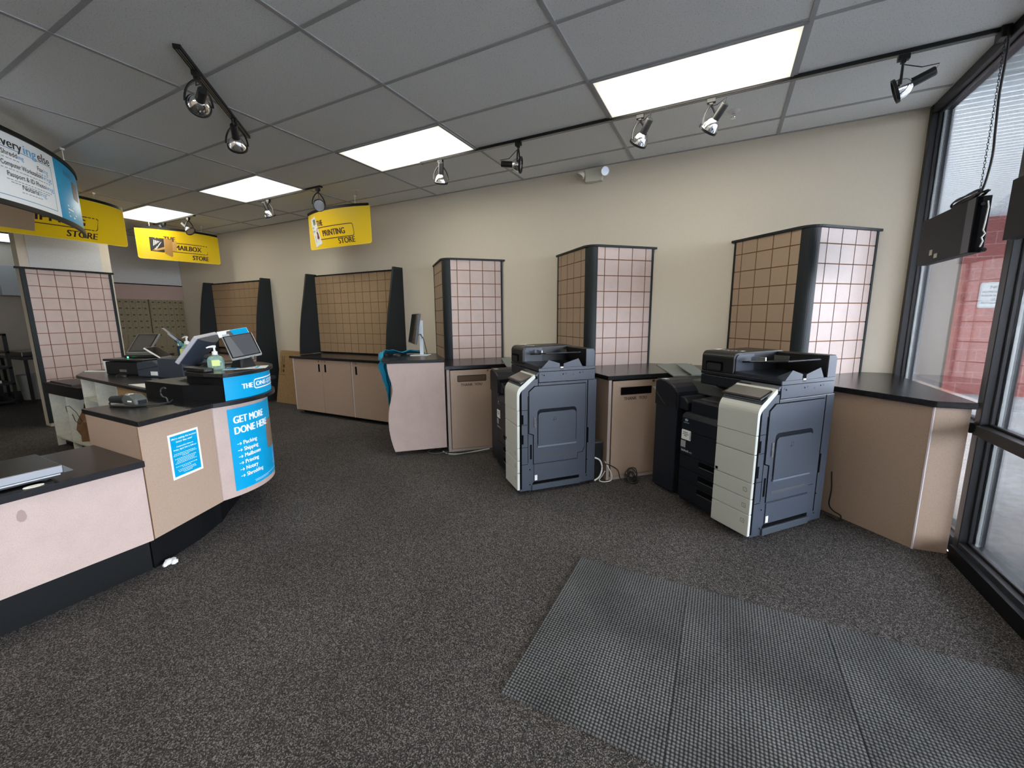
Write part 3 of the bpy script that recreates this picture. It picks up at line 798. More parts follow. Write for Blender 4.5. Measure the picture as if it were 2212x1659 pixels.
# zigzag cabinets and their continuous worktop
Z0 = .878
EDG = mat('muted_edge_banding', (.42, .35, .32), .45)
def ray_face(o, u): return flat((o[0], o[1], 0), (u[0], u[1], 0))
s2 = math.sqrt(.5)
def front_cabinet(pts, apex, label, with_right=True, slot_dark=False):
    t = thing('corner_cabinet', label, 'cabinet', (apex[0], apex[1], 0), 0, 'angled cabinets under the zigzag worktop')
    MB().prism(pts, .0, Z0 - .001).build('cabinet_body', LAM, t)
    return t
# unit 1
c1 = front_cabinet([(-2.80, -1.09), (-1.975, -.27), (-1.975, -.002), (-3.76, -.002), (-3.62, -.20)], (-2.8, -1.09), 'tan angled cabinet with THANK YOU slot behind the mobile kiosk')
c2 = front_cabinet([(-1.125, -1.11), (-.285, -.275), (-.285, -.002), (-1.970, -.002), (-1.970, -.268)], (-1.125, -1.11), 'tan angled cabinet with THANK YOU slot between the two copiers')
c3 = thing('corner_cabinet', 'tan angled cabinet beside the window, its brown side facing the room', 'cabinet', (.80, -1.33, 0), 0, 'angled cabinets under the zigzag worktop')
MB().prism([(-.280, -.275), (.795, -1.335), (.955, -1.318), (.955, -.05), (.955, -.002), (-.280, -.002)], 0, Z0 - .001).build('cabinet_body', LAM, c3)
f3 = flat((.795, -1.335, 0), (.160, .017, 0))
m = MB(); m.prism([(.790, -1.338), (.796, -1.341), (.801, -1.338), (.797, -1.333)], 0, Z0 - .002); m.build('corner_edge', LAME, c3)
def bxfn(m, fn, a, b, c, d, w0, w1, mi=0):
    vs = [fn(a, b, w0), fn(c, b, w0), fn(c, d, w0), fn(a, d, w0), fn(a, b, w1), fn(c, b, w1), fn(c, d, w1), fn(a, d, w1)]
    m.add(vs, [(0, 3, 2, 1), (4, 5, 6, 7), (0, 1, 5, 4), (1, 2, 6, 5), (2, 3, 7, 6), (3, 0, 4, 7)], mi)
for t, ap in ((c1, (-2.80, -1.09)), (c2, (-1.125, -1.11))):
    fn = flat((ap[0], ap[1], 0), (s2, s2, 0))
    m = MB(); bxfn(m, fn, -.004, 0, .022, Z0 - .003, .0005, .006); m.build('corner_edge', EDG, t)
    m = MB(); bxfn(m, fn, .028, .0, .475, Z0 - .003, .0005, .0015); m.build('shadow_gap', GAP, t)
    m = MB(); bxfn(m, fn, .033, .030, .470, Z0 - .012, .0015, .014); d = m.build('door', LAM, t)
    m = MB(); bxfn(m, fn, .028, .0, .475, .026, .001, .012); m.build('bottom_rail', EDG, t)
    m = MB(); bxfn(m, fn, .478, .0, 1.10, Z0 - .008, .0005, .008); m.build('side_panel', LAM, t)
    m = MB(); ring(m, (.105, .745, .412, .812, .008), .006, fn, 0, .0165); m.build('slot_frame', BLK, d)
    m = MB(); bxfn(m, fn, .110, .750, .407, .807, .0142, .0150); m.build('slot', GAP if t is c2 else mat('dim_slot_brown', (.10, .06, .035), .7), d)
    m = MB(); put_text(m, 'THANK', .140, .700, .027, fn, width=.125, wofs=.0155, bold=.025); put_text(m, 'YOU', .288, .700, .027, fn, width=.078, wofs=.0155, bold=.025); m.build('lettering', mat('brown_ink', (.02, .01, .008), .5), d)
    T_ = Matrix.Translation(fn(.428, .853, .014)) @ Matrix.Rotation(R(45), 4, 'Z') @ Matrix.Rotation(R(90), 4, 'X')
    MB().lathe([(.011, -.002), (.011, .004), (.006, .005), (.006, .006), (0, .006)], 16, T=T_).build('lock', BRASS, d)
wt = [(-3.80, -.001), (-3.64, -.225), (-2.80, -1.118), (-1.975, -.298), (-1.125, -1.138), (-.280, -.302), (.795, -1.362), (.972, -1.342), (.972, -.048), (.972, -.001)]
tag(MB().prism(wt, Z0, .914).build('zigzag_worktop', WTOP, bevel=.003), 'charcoal zigzag worktop running along the wall under the three towers', 'worktop')

# ------------------------------------------------------------------ slat walls with fins and low cabinets
def slat_wall(x0, x1, z0, fin_to, label):
    t = thing('slat_wall_display', label, 'slat-grid wall display', ((x0 + x1) / 2, 0, z0), 0, 'slat-grid wall displays with dark fins')
    m = MB(); grid_panel(m, (x0, -.028), (1, 0), x1 - x0, z0 + .02, 2.055, .10, .115); m.build('grid_panel', [speckle('tan_grid_laminate', (.30, .20, .115), (.38, .26, .155), 200, .5), GRV], t)
    MB().box(x0, -.045, 2.055, x1, -.002, 2.072).box(x0, -.05, z0 + .001, x1, -.002, z0 + .022).build('trim_rail', BLK, t)
    def prof(f0):
        if f0 > .5: return [(-.002, f0), (-.002, 2.088), (-.175, 2.088), (-.235, 1.80), (-.300, 1.50), (-.345, 1.25), (-.372, 1.02), (-.385, f0)]
        return [(-.002, f0), (-.002, 2.088), (-.165, 2.088), (-.225, 1.80), (-.285, 1.45), (-.325, 1.1), (-.35, .86), (-.40, .4), (-.43, f0)]
    MB().prism(prof(fin_to), x0 - .030, x0 - .001, ax='x').build('side_fin', DGRN, t)
    MB().prism(prof(fin_to), x1 + .001, x1 + .030, ax='x').build('side_fin', DGRN, t)
    return t
slat_wall(-6.07, -4.325, .866, .866, 'tan slat-grid wall display with dark fins under the printing sign')
slat_wall(-8.99, -7.275, .866, .002, 'tan slat-grid wall display with full-height dark fins, nearest the mailboxes')

def low_cabinet(x0, x1, doors, label, ztop=.830):
    t = thing('low_cabinet', label, 'cabinet', ((x0 + x1) / 2, -.3, 0), 0, 'low tan cabinets along the wall')
    MB().box(x0, -.585, .055, x1, -.002, ztop).build('cabinet_body', LAM, t)
    MB().box(x0 + .05, -.525, 0, x1 - .002, -.1, .055).build('toe_kick', BLK, t)
    for (a, b, hx) in doors:
        d = MB().box(a + .004, -.603, .060, b - .004, -.586, ztop - .006).build('door', LAM, t)
        MB().box(hx - .016, -.6045, .655, hx + .016, -.6028, .765).build('finger_pull', GAP, d)
        MB().lathe([(.012, 0), (.012, .005), (.004, .006), (0, .006)], 14, T=Matrix.Translation((hx, -.603, .805)) @ Matrix.Rotation(R(90), 4, 'X')).build('lock', BRASS, d)
    MB().box(x0 - .002, -.604, .058, x0 + .012, -.5, ztop - .002).build('edge_strip', LAME, t)
    return t
low_cabinet(-5.965, -4.745, ((-5.95, -5.335, -5.395), (-5.335, -4.755, -5.265)), 'low tan two-door cabinet under the slat wall beside the cardboard box')
low_cabinet(-4.740, -3.96, ((-4.728, -3.965, -4.655),), 'low tan one-door cabinet right of the two-door one, beside the blue cloth')
tag(MB().box(-6.02, -.620, .831, -3.92, -.001, .864).build('low_worktop', WTOP, bevel=.003), 'dark worktop over the two low tan cabinets below the printing sign', 'worktop')
low_cabinet(-8.95, -7.29, ((-8.94, -8.1, -8.15), (-8.1, -7.30, -8.05)), 'low tan cabinet between the full-height fins, behind the customer screen')
tag(MB().box(-8.985, -.620, .831, -7.280, -.040, .864).build('low_worktop', WTOP, bevel=.003), 'dark worktop between the full-height fins nearest the mailboxes', 'worktop')

bx_ = thing('cardboard_box', 'flattened brown cardboard box leaning on the wall between the slat walls', 'cardboard box', (-6.65, -.2, 0))
m = MB(); m.add([(-7.03, -.245, .002), (-6.28, -.245, .002), (-6.28, -.175, .002), (-7.03, -.175, .002), (-7.03, -.085, .872), (-6.28, -.085, .865), (-6.28, -.02, .865), (-7.03, -.02, .872)], [(0, 3, 2, 1), (4, 5, 6, 7), (0, 1, 5, 4), (1, 2, 6, 5), (2, 3, 7, 6), (3, 0, 4, 7)])
m.build('box_panel', CARD, bx_, bevel=.004)
fb = lambda a, b, w=0: Vector((-7.03 + a, -.247 + .16 * b / .87 - w, b))
m = MB()
fr = lambda a, b, w=0: fb(.03 + b, .80 - a, w + .001)
[bxfn(m, fr, .02 + k_ * .026, .035 + .05 * q_, .02 + k_ * .026 + .017, .053 + .05 * q_, 0, .0006) for q_ in (0, 1) for k_ in range(11 - 3 * q_)]
bxfn(m, fb, .0, .47, .20, .476, .001, .0015)
m.build('lettering', mat('brown_box_ink', (.06, .035, .015), .8), bx_)
m = MB()
for (a, b) in ((.13, .62), (.13, .44 + .10)):
    m.add([fb(a + .028 * math.cos(q), b + .028 * math.sin(q), .0016) for q in [R(i * 30) for i in range(12)]], [tuple(range(12))])
m.build('round_mark', mat('brown_box_ink', (.07, .04, .02), .8), bx_)

# ------------------------------------------------------------------ mobile kiosk with monitor
FR = Vector((-2.83, -1.10)); FL = Vector((-3.265, -1.442)); dk = Vector((-.68, .733)); BR_ = FR + dk * .76; BL_ = FL + dk * .76
ks = thing('kiosk_desk', 'pink-tan mobile kiosk with a wavy front panel and charcoal top', 'kiosk', (-3.3, -1.0, 0))
uF = (FR - FL); LF = uF.length; uF = uF.normalized(); nF = Vector((uF.y, -uF.x))
def fk(a, b, w=0): return Vector((FR.x + uF.x * a + nF.x * w, FR.y + uF.y * a + nF.y * w, b))
wave = [(.004, .955), (.004, .055), (-.517, .040), (-.535, .10), (-.553, .18), (-.565, .27), (-.568, .36), (-.562, .45), (-.548, .53), (-.530, .60), (-.516, .65), (-.511, .69), (-.517, .74), (-.530, .79), (-.545, .85), (-.553, .91), (-.555, .955)]
m = MB(); sheet(m, wave, fk, 0, .02, slice_=None); m.build('front_panel', LAMP, ks, bevel=.002)
m = MB(); sheet(m, [(p[0] - (.003 if i > 1 else -.002), p[1]) for i, p in enumerate(wave)], fk, .004, .016, slice_=None); m.build('edge_band', LAME, ks)
tp = [FL - uF * .035 + nF * .035, FR + uF * .012 + nF * .035, BR_, BL_ - uF * .04]
MB().prism([tuple(p) for p in tp], .957, .985).build('kiosk_top', WTOP, ks, bevel=.004)
# body behind
MB().prism([tuple(FL + uF * .14 - nF * .005), tuple(FR - uF * .02 - nF * .005), tuple(BR_ - uF * .04), tuple(BL_ + uF * .1)], .09, .955).build('desk_body', LAM, ks)
for (p) in (FL + uF * .055 - nF * .025, FR - uF * .08 - nF * .06, BR_ - uF * .08 + nF * .06, BL_ + uF * .12 + nF * .06):
    T_ = Matrix.Translation((p.x, p.y, .028)) @ Matrix.Rotation(R(60), 4, 'Z') @ Matrix.Rotation(R(90), 4, 'X')
    w_ = MB().lathe([(0, -.012), (.027, -.012), (.027, .012), (0, .012)], 16, T=T_)
    w_.box(p.x - .016, p.y - .016, .045, p.x + .016, p.y + .016, .09)
    w_.build('caster', BLKM, ks)

mt = thing('monitor', 'slim monitor on a tall white stand atop the mobile kiosk', 'monitor', (-3.33, -.84, .985))
MB().box(-.10, -.075, .986, .10, .075, .994, T=Matrix.Translation((-3.335, -.845, 0)) @ Matrix.Rotation(R(20), 4, 'Z')).build('stand_base', WHITE, mt, bevel=.003)
MB().box(-.019, -.022, .994, .019, .022, 1.375, T=Matrix.Translation((-3.322, -.835, 0)) @ Matrix.Rotation(R(25), 4, 'Z')).build('stand_post', mat('silver_white_plastic', (.60, .66, .72), .35), mt, bevel=.004)
# screen seen nearly edge-on, facing left
fwd = Vector((-.64, -.75, .17)).normalized(); rt = Vector((0, 0, 1)).cross(fwd).normalized(); upv = fwd.cross(rt).normalized()
cS = Vector((-3.400, -.862, 1.285))
TS = Matrix((rt, upv, fwd)).transposed().to_4x4(); TS.translation = cS
sp = MB(TS).box(-.22, -.165, -.018, .22, .165, .012).build('screen', BLKM, mt, bevel=.004)
MB(TS).box(-.211, -.153, .0122, .211, .157, .0135).build('display', SCREEN, sp)
MB().tube([cS - fwd * .015, Vector((-3.35, -.845, 1.29))], .018, 8).build('tilt_arm', MIDG, mt)
MB().tube([cS + Vector((.0, 0, -.06)), (-3.38, -.86, 1.20), (-3.31, -.86, 1.225), (-3.28, -.85, 1.17), (-3.265, -.83, 1.05), (-3.27, -.81, .998)], .004, 6).build('cable', RUBBER, mt)
tag(MB().lathe([(.0, .0), (.036, .0), (.034, .014), (.022, .026), (.0, .030)], 18, T=Matrix.Translation((-3.52, -1.03, .9855)) @ Matrix.Scale(1.5, 4, (1, 0, 0))).build('computer_mouse', BLKM), 'black mouse on the kiosk top beside the monitor base', 'mouse')

# blue cloth bunched on the kiosk top and hanging down its left side
def cloth():
    m = MB(); nu, nv = 22, 26
    a0 = BL_ - uF * .035; a1 = FL + dk * .20 - uF * .05
    vs = []
    cont = [(1.01, -.632), (.95, -.634), (.90, -.640), (.85, -.632), (.80, -.618), (.75, -.600), (.70, -.585), (.65, -.578), (.60, -.574), (.50, -.566), (.42, -.560)]
    def aleft(z):
        for (z1, a1_), (z2, a2_) in zip(cont, cont[1:]):
            if z2 <= z <= z1: return a1_ + (a2_ - a1_) * (z1 - z) / (z1 - z2)
        return -.56
    for j in range(nv + 1):
        f = j / nv
        for i in range(nu + 1):
            s = i / nu
            zb_ = .985 - .56 * (1 - abs(s - .35) * 1.25) - .04 * math.sin(s * 9)      # ragged lower hem
            zt_ = 1.008 - .056 * min(1, s * 13)
            z = zt_ + (zb_ - zt_) * f
            al = aleft(z) + .012 * math.sin(z * 40) * (1 - f)
            a = al + (-.470 - al) * s * (1 - .45 * f)
            dep = .10 + .10 * s + .10 * (1 - f) + .030 * math.sin(s * 16 + f * 2.5) * (.3 + f) + .012 * math.sin(s * 37)
            p = FR + uF * a + dk * dep
            vs.append((p.x, p.y, z))
    fs = [(j * (nu + 1) + i, j * (nu + 1) + i + 1, (j + 1) * (nu + 1) + i + 1, (j + 1) * (nu + 1) + i) for j in range(nv) for i in range(nu)]
    m.add(vs, fs, 0, True)
    # bunched part lying over the top
    vs = []; n2 = 20
    for j in range(n2 + 1):
        for i in range(nu + 1):
            s = i / nu; f = j / n2
            p = (a1.lerp(a0, .02 + s * .95)) + uF * (f * .50 - .045)
            edge = min(s, 1 - s, 1 - f) * 6
            z = .996 + max(0, min(1, edge)) * (.042 + .012 * math.sin(s * 11 + f * 5) + .01 * math.sin(f * 17 + s * 4)) + (.012 if f < .2 else 0)
            if f < .06: z -= .035
            vs.append((p.x, p.y, z))
    keep = []
    for j in range(n2):
        for i in range(nu):
            s = (i + .5) / nu; f = (j + .5) / n2
            if f > .12 and s < .55 + .35 * math.sin(min(1, f * 1.2) * 2.2) * .6: continue
            keep.append((j * (nu + 1) + i, j * (nu + 1) + i + 1, (j + 1) * (nu + 1) + i + 1, (j + 1) * (nu + 1) + i))
    m.add(vs, keep, 0, True)
    o = m.build('cloth_cover', TEAL, recalc=False)
    md = o.modifiers.new('thick', 'SOLIDIFY'); md.thickness = .004; md.offset = 1
    return o
tag(cloth(), 'crumpled bright blue cloth draped over the left edge of the mobile kiosk', 'cloth')

# ------------------------------------------------------------------ copiers
def copier(loc, rot, label, tray_paper=False):
    t = thing('copier', label, 'office copier', loc, rot, 'multifunction copiers')
    T = WM[t.name]
    def B(): return MB(T)
    D = .64
    B().box(-.62, .0, .03, -.001, D, .69).build('lower_body', DKSHADE, t, bevel=.004)
    side = [(-.040, .03), (.640, .03), (.640, .898), (.125, .898), (.125, .985), (.085, .955), (-.030, .890), (-.040, .86)]
    B().prism(side, -.272, 0, ax='x').build('main_tower', DKBLUE, t, bevel=.004)
    B().box(-.60, .04, .69, -.272, .62, .795).build('tray_block', DKSHADE, t, bevel=.012)
    B().prism([(.10, .796), (.55, .796), (.55, .835), (.35, .815), (.12, .80)], -.58, -.275, ax='x').build('output_tray', mat('tray_plastic', (.022, .023, .024), .3), t)
    B().box(-.62, .50, .69, -.272, .64, .90).build('rear_column', DKSHADE, t)
    for (cx, cy) in ((-.56, .08), (-.06, .06), (-.56, .56), (-.06, .56)): B().lathe([(0, 0), (.025, 0), (.025, .032), (0, .032)], 12, T=Matrix.Translation((cx, cy, 0))).build('foot', RUBBER, t)
    # dark front covers with seams and drawer pulls
    zz = [.055, .188, .286, .392, .572, .69]
    for i in range(5):
        y0 = -.022 if i < 4 else -.018
        if i == 4:
            pr = [(-.018, .575), (.0, .575), (.045, .70), (.012, .70), (-.008, .688), (-.018, .668)]
            B().prism(pr, -.618, -.276, ax='x').build('front_cover', DKSHADE, t)
        else:
            d = B().box(-.618, -.020, zz[i] + .002, -.276, .0, zz[i + 1] - .002).build('drawer_front' if i < 3 else 'front_cover', DKSHADE, t, bevel=.003)
            if i < 3:
                zc = zz[i + 1] - .028
                m = B(); m.T = T; o_ = rrect(-.44, zc - .022, -.285, zc + .014, .012)
                m.prism(o_, -.0215, -.0195, ax='y'); m.build('drawer_pull', GAP, d)
                B().box(-.432, -.026, zc - .026, -.29, -.0200, zc - .021).build('pull_lip', MIDG, d)
    # pale front panels curving back at the top
    def pale(z0, z1, name):
        return B().box(-.272, -.062, z0, .004, -.040, z1).build(name, PALEG, t, bevel=.004)
    nums = []
    for i, (z0, z1) in enumerate(((.045, .186), (.189, .287), (.290, .390))):
        d = pale(z0, z1, 'drawer_front'); fn_ = lambda a, b, w=0, T=T: T @ Vector((a, -.062 - w, b))
        m = B(); m.T = None; ring(m, (-.050, z1 - .060, -.024, z1 - .034, .004), .0022, fn_, 0, .0006); put_text(m, str(3 - i), -.037, z1 - .053, .010, fn_, center=True, bold=.0, wofs=.0006); m.build('tray_number', INKB, d)
    pale(.393, .570, 'front_panel'); pale(.573, .690, 'front_panel')
    arc = [(-.062, .693), (-.062, .815)]
    for i in range(7):
        q = R(180 - i * 9.5); arc.append((-.062 + .085 + .085 * math.cos(q), .815 + .085 * math.sin(q)))
    last = arc[-1]; arc.append((.085, .966))
    inner = [(p[0] + .020, p[1] - (0 if k < 2 else .012 + .002 * k)) for k, p in enumerate(arc)]
    inner[-1] = (.092, .940)
    B().prism(arc + inner[::-1], -.272, .004, ax='x').build('top_cover', PALEG, t, bevel=.002)
    B().box(-.262, -.0632, .402, -.244, -.0618, .420).build('power_key', GAP, t)
    # control panel
    lo = Vector((0, -.035, .905)); hi = Vector((0, .120, .968)); up_ = (hi - lo).normalized(); nn = Vector((1, 0, 0)).cross(up_).normalized()
    TP = Matrix((Vector((1, 0, 0)), up_, nn)).transposed().to_4x4(); TP.translation = lo
    cp = MB(T @ TP).box(-.285, 0, -.006, -.008, .178, .006).build('control_panel', BLKM, t, bevel=.005)
    MB(T @ TP).box(-.270, .016, .0062, -.022, .165, .0072).build('touchscreen', SCRG, cp)
    MB(T @ TP).prism(rrect(-.275, .135, -.185, .172, .008), .0073, .0082).build('dark_corner', BLKM, cp)
    MB(T @ TP).box(-.275, .01, -.018, -.02, .17, -.007).build('panel_base', PALEG, cp, bevel=.003)
    # scanner deck
    B().box(-.602, .118, .912, 0.0, .622, .984).build('scanner_unit', DKSHADE, t, bevel=.006)
    B().box(.0005, .124, .903, .0025, .618, .982).build('scanner_side', DKBLUE, t)
    B().box(-.602, .116, .988, .002, .622, 1.010).build('feeder_base', DKSHADE, t, bevel=.004)
    B().box(.0022, .120, .987, .0045, .620, 1.009).build('feeder_base_side', DKBLUE, t)
    # document feeder
    hp = [(.118, 1.011), (.118, 1.115)]
    for i in range(7):
        q = R(180 - i * 15); hp.append((.118 + .040 + .040 * math.cos(q), 1.115 + .040 * math.sin(q)))
    hp += [(.56, 1.160), (.60, 1.150), (.60, 1.011)]
    hd = B().prism(hp, -.602, -.335, ax='x').build('feeder_head', BLKM, t, bevel=.006)
    B().prism([(.135, 1.02), (.135, 1.11)] + [(.135 + .032 - .032 * math.cos(R(i * 15)), 1.11 + .032 * math.sin(R(i * 15))) for i in range(7)] + [(.30, 1.142), (.30, 1.02)], -.334, -.330, ax='x').build('feeder_side_plate', DKBLUE, t)
    B().prism(rrect(-.555, 1.025, -.42, 1.085, .01), .110, .1182, ax='y').build('feeder_handle', GAP, hd)
    B().prism(rrect(-.545, 1.025, -.425, 1.072, .012), .106, .112, ax='y').build('handle_lip', mat('satin_black', (.02, .02, .02), .28), hd)
    m = B()
    for i in range(5): m.box(-.50 + i * .032, .20, 1.1605, -.485 + i * .032, .212, 1.1612)
    m.box(-.37, .20, 1.1605, -.35, .24, 1.1612).box(-.57, .19, 1.1605, -.54, .25, 1.1612)
    m.build('feeder_icons', WPRINT, hd)
    B().box(-.336, .535, 1.011, .0, .612, 1.150).build('rear_wall', BLKM, t, bevel=.006)
    B().prism([(.535, 1.011), (.535, 1.148), (.585, 1.148)] + [(.585 + .028 * math.sin(R(i * 18)), 1.120 + .028 * math.cos(R(i * 18))) for i in range(1, 6)] + [(.613, 1.011)], .0005, .004, ax='x').build('rear_wall_end', DKBLUE, t)
    B().add([(-.335, .19, 1.085), (-.02, .19, 1.118), (-.02, .50, 1.118), (-.335, .50, 1.085), (-.335, .19, 1.097), (-.02, .19, 1.128), (-.02, .50, 1.128), (-.335, .50, 1.097)], [(0, 3, 2, 1), (4, 5, 6, 7), (0, 1, 5, 4), (1, 2, 6, 5), (2, 3, 7, 6), (3, 0, 4, 7)]).build('document_tray', mat('gloss_black', (.012, .013, .016), .12), t, bevel=.003)
    for yy in (.24, .46): B().box(-.30, yy - .004, 1.098, -.20, yy + .004, 1.130).build('paper_guide', CHROME if yy < .3 else MIDG, t)
    B().add([(-.335, .135, 1.030), (-.07, .135, 1.020), (-.07, .52, 1.020), (-.335, .52, 1.030), (-.335, .135, 1.0105), (-.01, .135, 1.0105), (-.01, .52, 1.0105), (-.335, .52, 1.0105)], [(0, 3, 2, 1), (4, 5, 6, 7), (0, 1, 5, 4), (1, 2, 6, 5), (2, 3, 7, 6), (3, 0, 4, 7)]).build('exit_tray', mat('slate_plastic', (.03, .035, .045), .3), t)
    def wedge(pts):
        # tall edge on the right, sloping down to the left
        n = len(pts); vs = [(.003, p[0], p[1]) for p in pts] + [(-.085, p[0], 1.0105 + (p[1] - 1.0105) * .25) for p in pts]
        fs = [tuple(range(n)), tuple(range(n, 2 * n))[::-1]] + [(i, (i + 1) % n, n + (i + 1) % n, n + i) for i in range(n)]
        B().add(vs, fs).build('exit_guide', DKBLUE, t)
    wedge([(.145, 1.0105), (.205, 1.072), (.300, 1.043), (.300, 1.0105)])
    wedge([(.335, 1.0105), (.335, 1.040), (.465, 1.076), (.502, 1.0105)])
    B().box(-.01, .302, .994, .0052, .333, 1.018).build('exit_sensor', BLKM, t); B().box(.0052, .306, 1.006, .006, .330, 1.016).build('sensor_window', WHITE, t)
    # right side details
    fs_ = lambda a, b, w=0: T @ Vector((.0 + w, a, b))
    door = [(.040, .505), (.040, .832), (.088, .872), (.535, .872), (.535, .345), (.515, .30), (.470, .30), (.470, .250), (.078, .250), (.078, .490)]
    def grow(p, c, e): return [(q[0] + (e if q[0] > c[0] else -e), q[1] + (e if q[1] > c[1] else -e)) for q in p]
    m = MB(); sheet(m, grow(door, (.29, .56), .0055), fs_, .0003, .0012, slice_=None); m.build('door_gap', GAP, t)
    m = MB(); sheet(m, door, fs_, .0012, .0050, slice_=None); sd = m.build('side_door', DKBLUE, t)
    m = MB(); sheet(m, rrect(.108, .392, .455, .690, .03), fs_, .0050, .0056, slice_=None); m.build('tray_recess', mat('recess_black', (.007, .009, .014), .6, 0, .1), sd)
    m = MB(); sheet(m, rrect(.114, .396, .447, .664, .028, corners=(0, 0, 1, 1)), fs_, .0056, .0120, slice_=None); bp = m.build('bypass_tray', DKBLUE, sd)
    m = MB(); sheet(m, [(.108, .384), (.452, .384), (.452, .395), (.108, .395)], fs_, .0056, .016, slice_=None); m.build('tray_lip', PALEB, sd)
    m = MB(); ring(m, (.245, .595, .270, .622, .003), .003, fs_, 0, .0126); sheet(m, [(.238, .592), (.252, .592), (.258, .604), (.250, .604)], fs_, .012, .0126, slice_=None); m.build('tray_icon', INKB, bp)
    m = MB(); sheet(m, [(.115, .300), (.430, .300), (.430, .317), (.115, .317)], fs_, .0050, .0056, slice_=None); m.build('door_slot', mat('slot_grey', (.05, .055, .06), .6), sd)
    m = MB(); sheet(m, [(.080, .545), (.098, .545), (.098, .635), (.080, .635)], fs_, .0050, .0100, slice_=None); m.build('door_latch', CHROME, sd)
    m = MB(); sheet(m, [(.082, .105), (.470, .105), (.470, .240), (.082, .240)], fs_, .0012, .0060, slice_=None); sheet(m, [(.080, .103), (.472, .103), (.472, .242), (.080, .242)], fs_, .0003, .0010, slice_=None); lp = m.build('lower_cover', DKBLUE, t)
    m = MB(); sheet(m, [(.086, .112), (.108, .112), (.108, .155), (.086, .155)], fs_, .006, .008, slice_=None); m.build('white_tab', WHITE, lp)
    B().prism([(.060, .030), (.060, .072), (.075, .076), (.498, .076), (.498, .030)], -.002, .012, ax='x').build('base_step', mat('step_grey', (.055, .068, .085), .55, 0, .2), t, bevel=.003)
    B().prism([(.065, .078), (.49, .078), (.49, .100), (.08, .100)], .0005, .003, ax='x').build('step_recess', GAP, t)
    m = MB()
    for yy, z0, z1 in ((.028, .26, .80), (.552, .10, .895)): sheet(m, [(yy, z0), (yy + (.008 if yy > .5 else .004), z0), (yy + (.008 if yy > .5 else .004), z1), (yy, z1)], fs_, .0002, .0012, slice_=None)
    for zq in (.250, .390, .572, .690): sheet(m, [(-.036, zq), (.030, zq), (.030, zq + .003), (-.036, zq + .003)], fs_, .0002, .0012, slice_=None)
    sheet(m, [(.115, .878), (.120, .878), (.120, .965), (.115, .965)], fs_, .0002, .0012, slice_=None)
    m.build('seam_lines', GAP, t)
    band = [(-.0405, .05), (-.0405, .862), (-.030, .888), (.088, .957), (.088, .936), (-.014, .876), (-.022, .855), (-.022, .05)]
    m = MB(); sheet(m, band, fs_, .0003, .0014, slice_=None); m.build('edge_trim', GAP, t)
    m = MB(); sheet(m, [(.558, .37), (.572, .37), (.572, .50), (.558, .50)], fs_, .0003, .0022, slice_=None); m.build('grip_slot', GAP, t)
    m = MB(); sheet(m, [(.048, .29), (.062, .29), (.062, .41), (.048, .41)], fs_, .0003, .0022, slice_=None); m.build('grip_slot', GAP, t)
    m = MB()
    for (a, b) in ((.165, .955), (.330, .958), (.480, .962), (.045, .205), (.045, .080), (.56, .225), (.56, .085)):
        m.add([fs_(a + .0055 * math.cos(R(k * 36)), b + .0055 * math.sin(R(k * 36)), .0035) for k in range(10)], [tuple(range(10))])
    for (a, b) in ((.142, .962), (.350, .962), (.415, .950), (.50, .965)): ring(m, (a, b - .005, a + .013, b + .004, .001), .0012, fs_, 0, .0035)
    m.build('screw_holes', GAP, t)
    B().box(-.045, .128, .925, -.010, .135, .945).build('port', WHITE, t)
    B().box(.0026, .085, .930, .0036, .110, .952).build('port_cover', GAP, t)
    for zq in (.42, .58): B().box(-.0005, -.030, zq, .0025, -.008, zq + .075).build('hinge_slot', GAP, t)
    # front stickers and marks
    ff = lambda a, b, w=0: T @ Vector((a, -.0205 - w, b))
    m = MB(); sheet(m, rrect(-.612, .505, -.525, .578, .006), ff, .0, .001, slice_=None); st = m.build('white_label', PAPER, t)
    m = MB()
    for i, (wd, zq) in enumerate(((.05, .556), (.055, .542), (.03, .530))): [bxfn(m, ff, -.572 - wd / 2 + k_ * .009, zq, -.572 - wd / 2 + k_ * .009 + .0065, zq + .006, .001, .0014) for k_ in range(int(wd / .009))]
    bxfn(m, ff, -.533, .512, -.529, .570, .001, .0014)
    m.build('lettering', INKB, st)
    m = MB(); sheet(m, [(-.616, .445), (-.570, .445), (-.570, .495), (-.616, .495)], ff, 0, .001, slice_=None); m.build('grey_label', mat('grey_label_print', (.32, .33, .33), .6), t)
    m = MB(); put_text(m, 'bizhub', -.605, .415, .017, ff, width=.068, bold=.04, wofs=.0012); put_text(m, '650i', -.532, .415, .011, ff, width=.026, bold=.0, wofs=.0012); m.build('lettering', mat('light_ink', (.6, .62, .62), .5), t)
    m = MB(); f5 = lambda a, b, w=0: T @ Vector((a, -.0185 - w, b))
    m.add([f5(-.575 + .016 * math.cos(R(k * 30)), .652 + .010 * math.sin(R(k * 30)), .0012) for k in range(12)], [tuple(range(12))])
    bxfn(m, f5, -.60, .630, -.55, .634, .0008, .0012)
    m.build('maker_mark', mat('pale_mark', (.30, .38, .42), .5), t)
    # finisher
    fx = [(-.965, .02), (-.965, .890), (-.945, .903), (-.905, .905), (-.86, .900), (-.81, .883), (-.765, .858), (-.735, .825), (-.728, .79), (-.728, .02)]
    B().prism(fx, .035, .585, ax='y').build('finisher', mat('finisher_plastic', (.014, .017, .025), .40, 0, .3), t, bevel=.008)
    fc = B().prism([(-.962, .70), (-.962, .888), (-.905, .901), (-.86, .896), (-.81, .879), (-.768, .854), (-.740, .825), (-.733, .79), (-.733, .70)], .027, .036, ax='y').build('finisher_cover', DKSHADE, t)
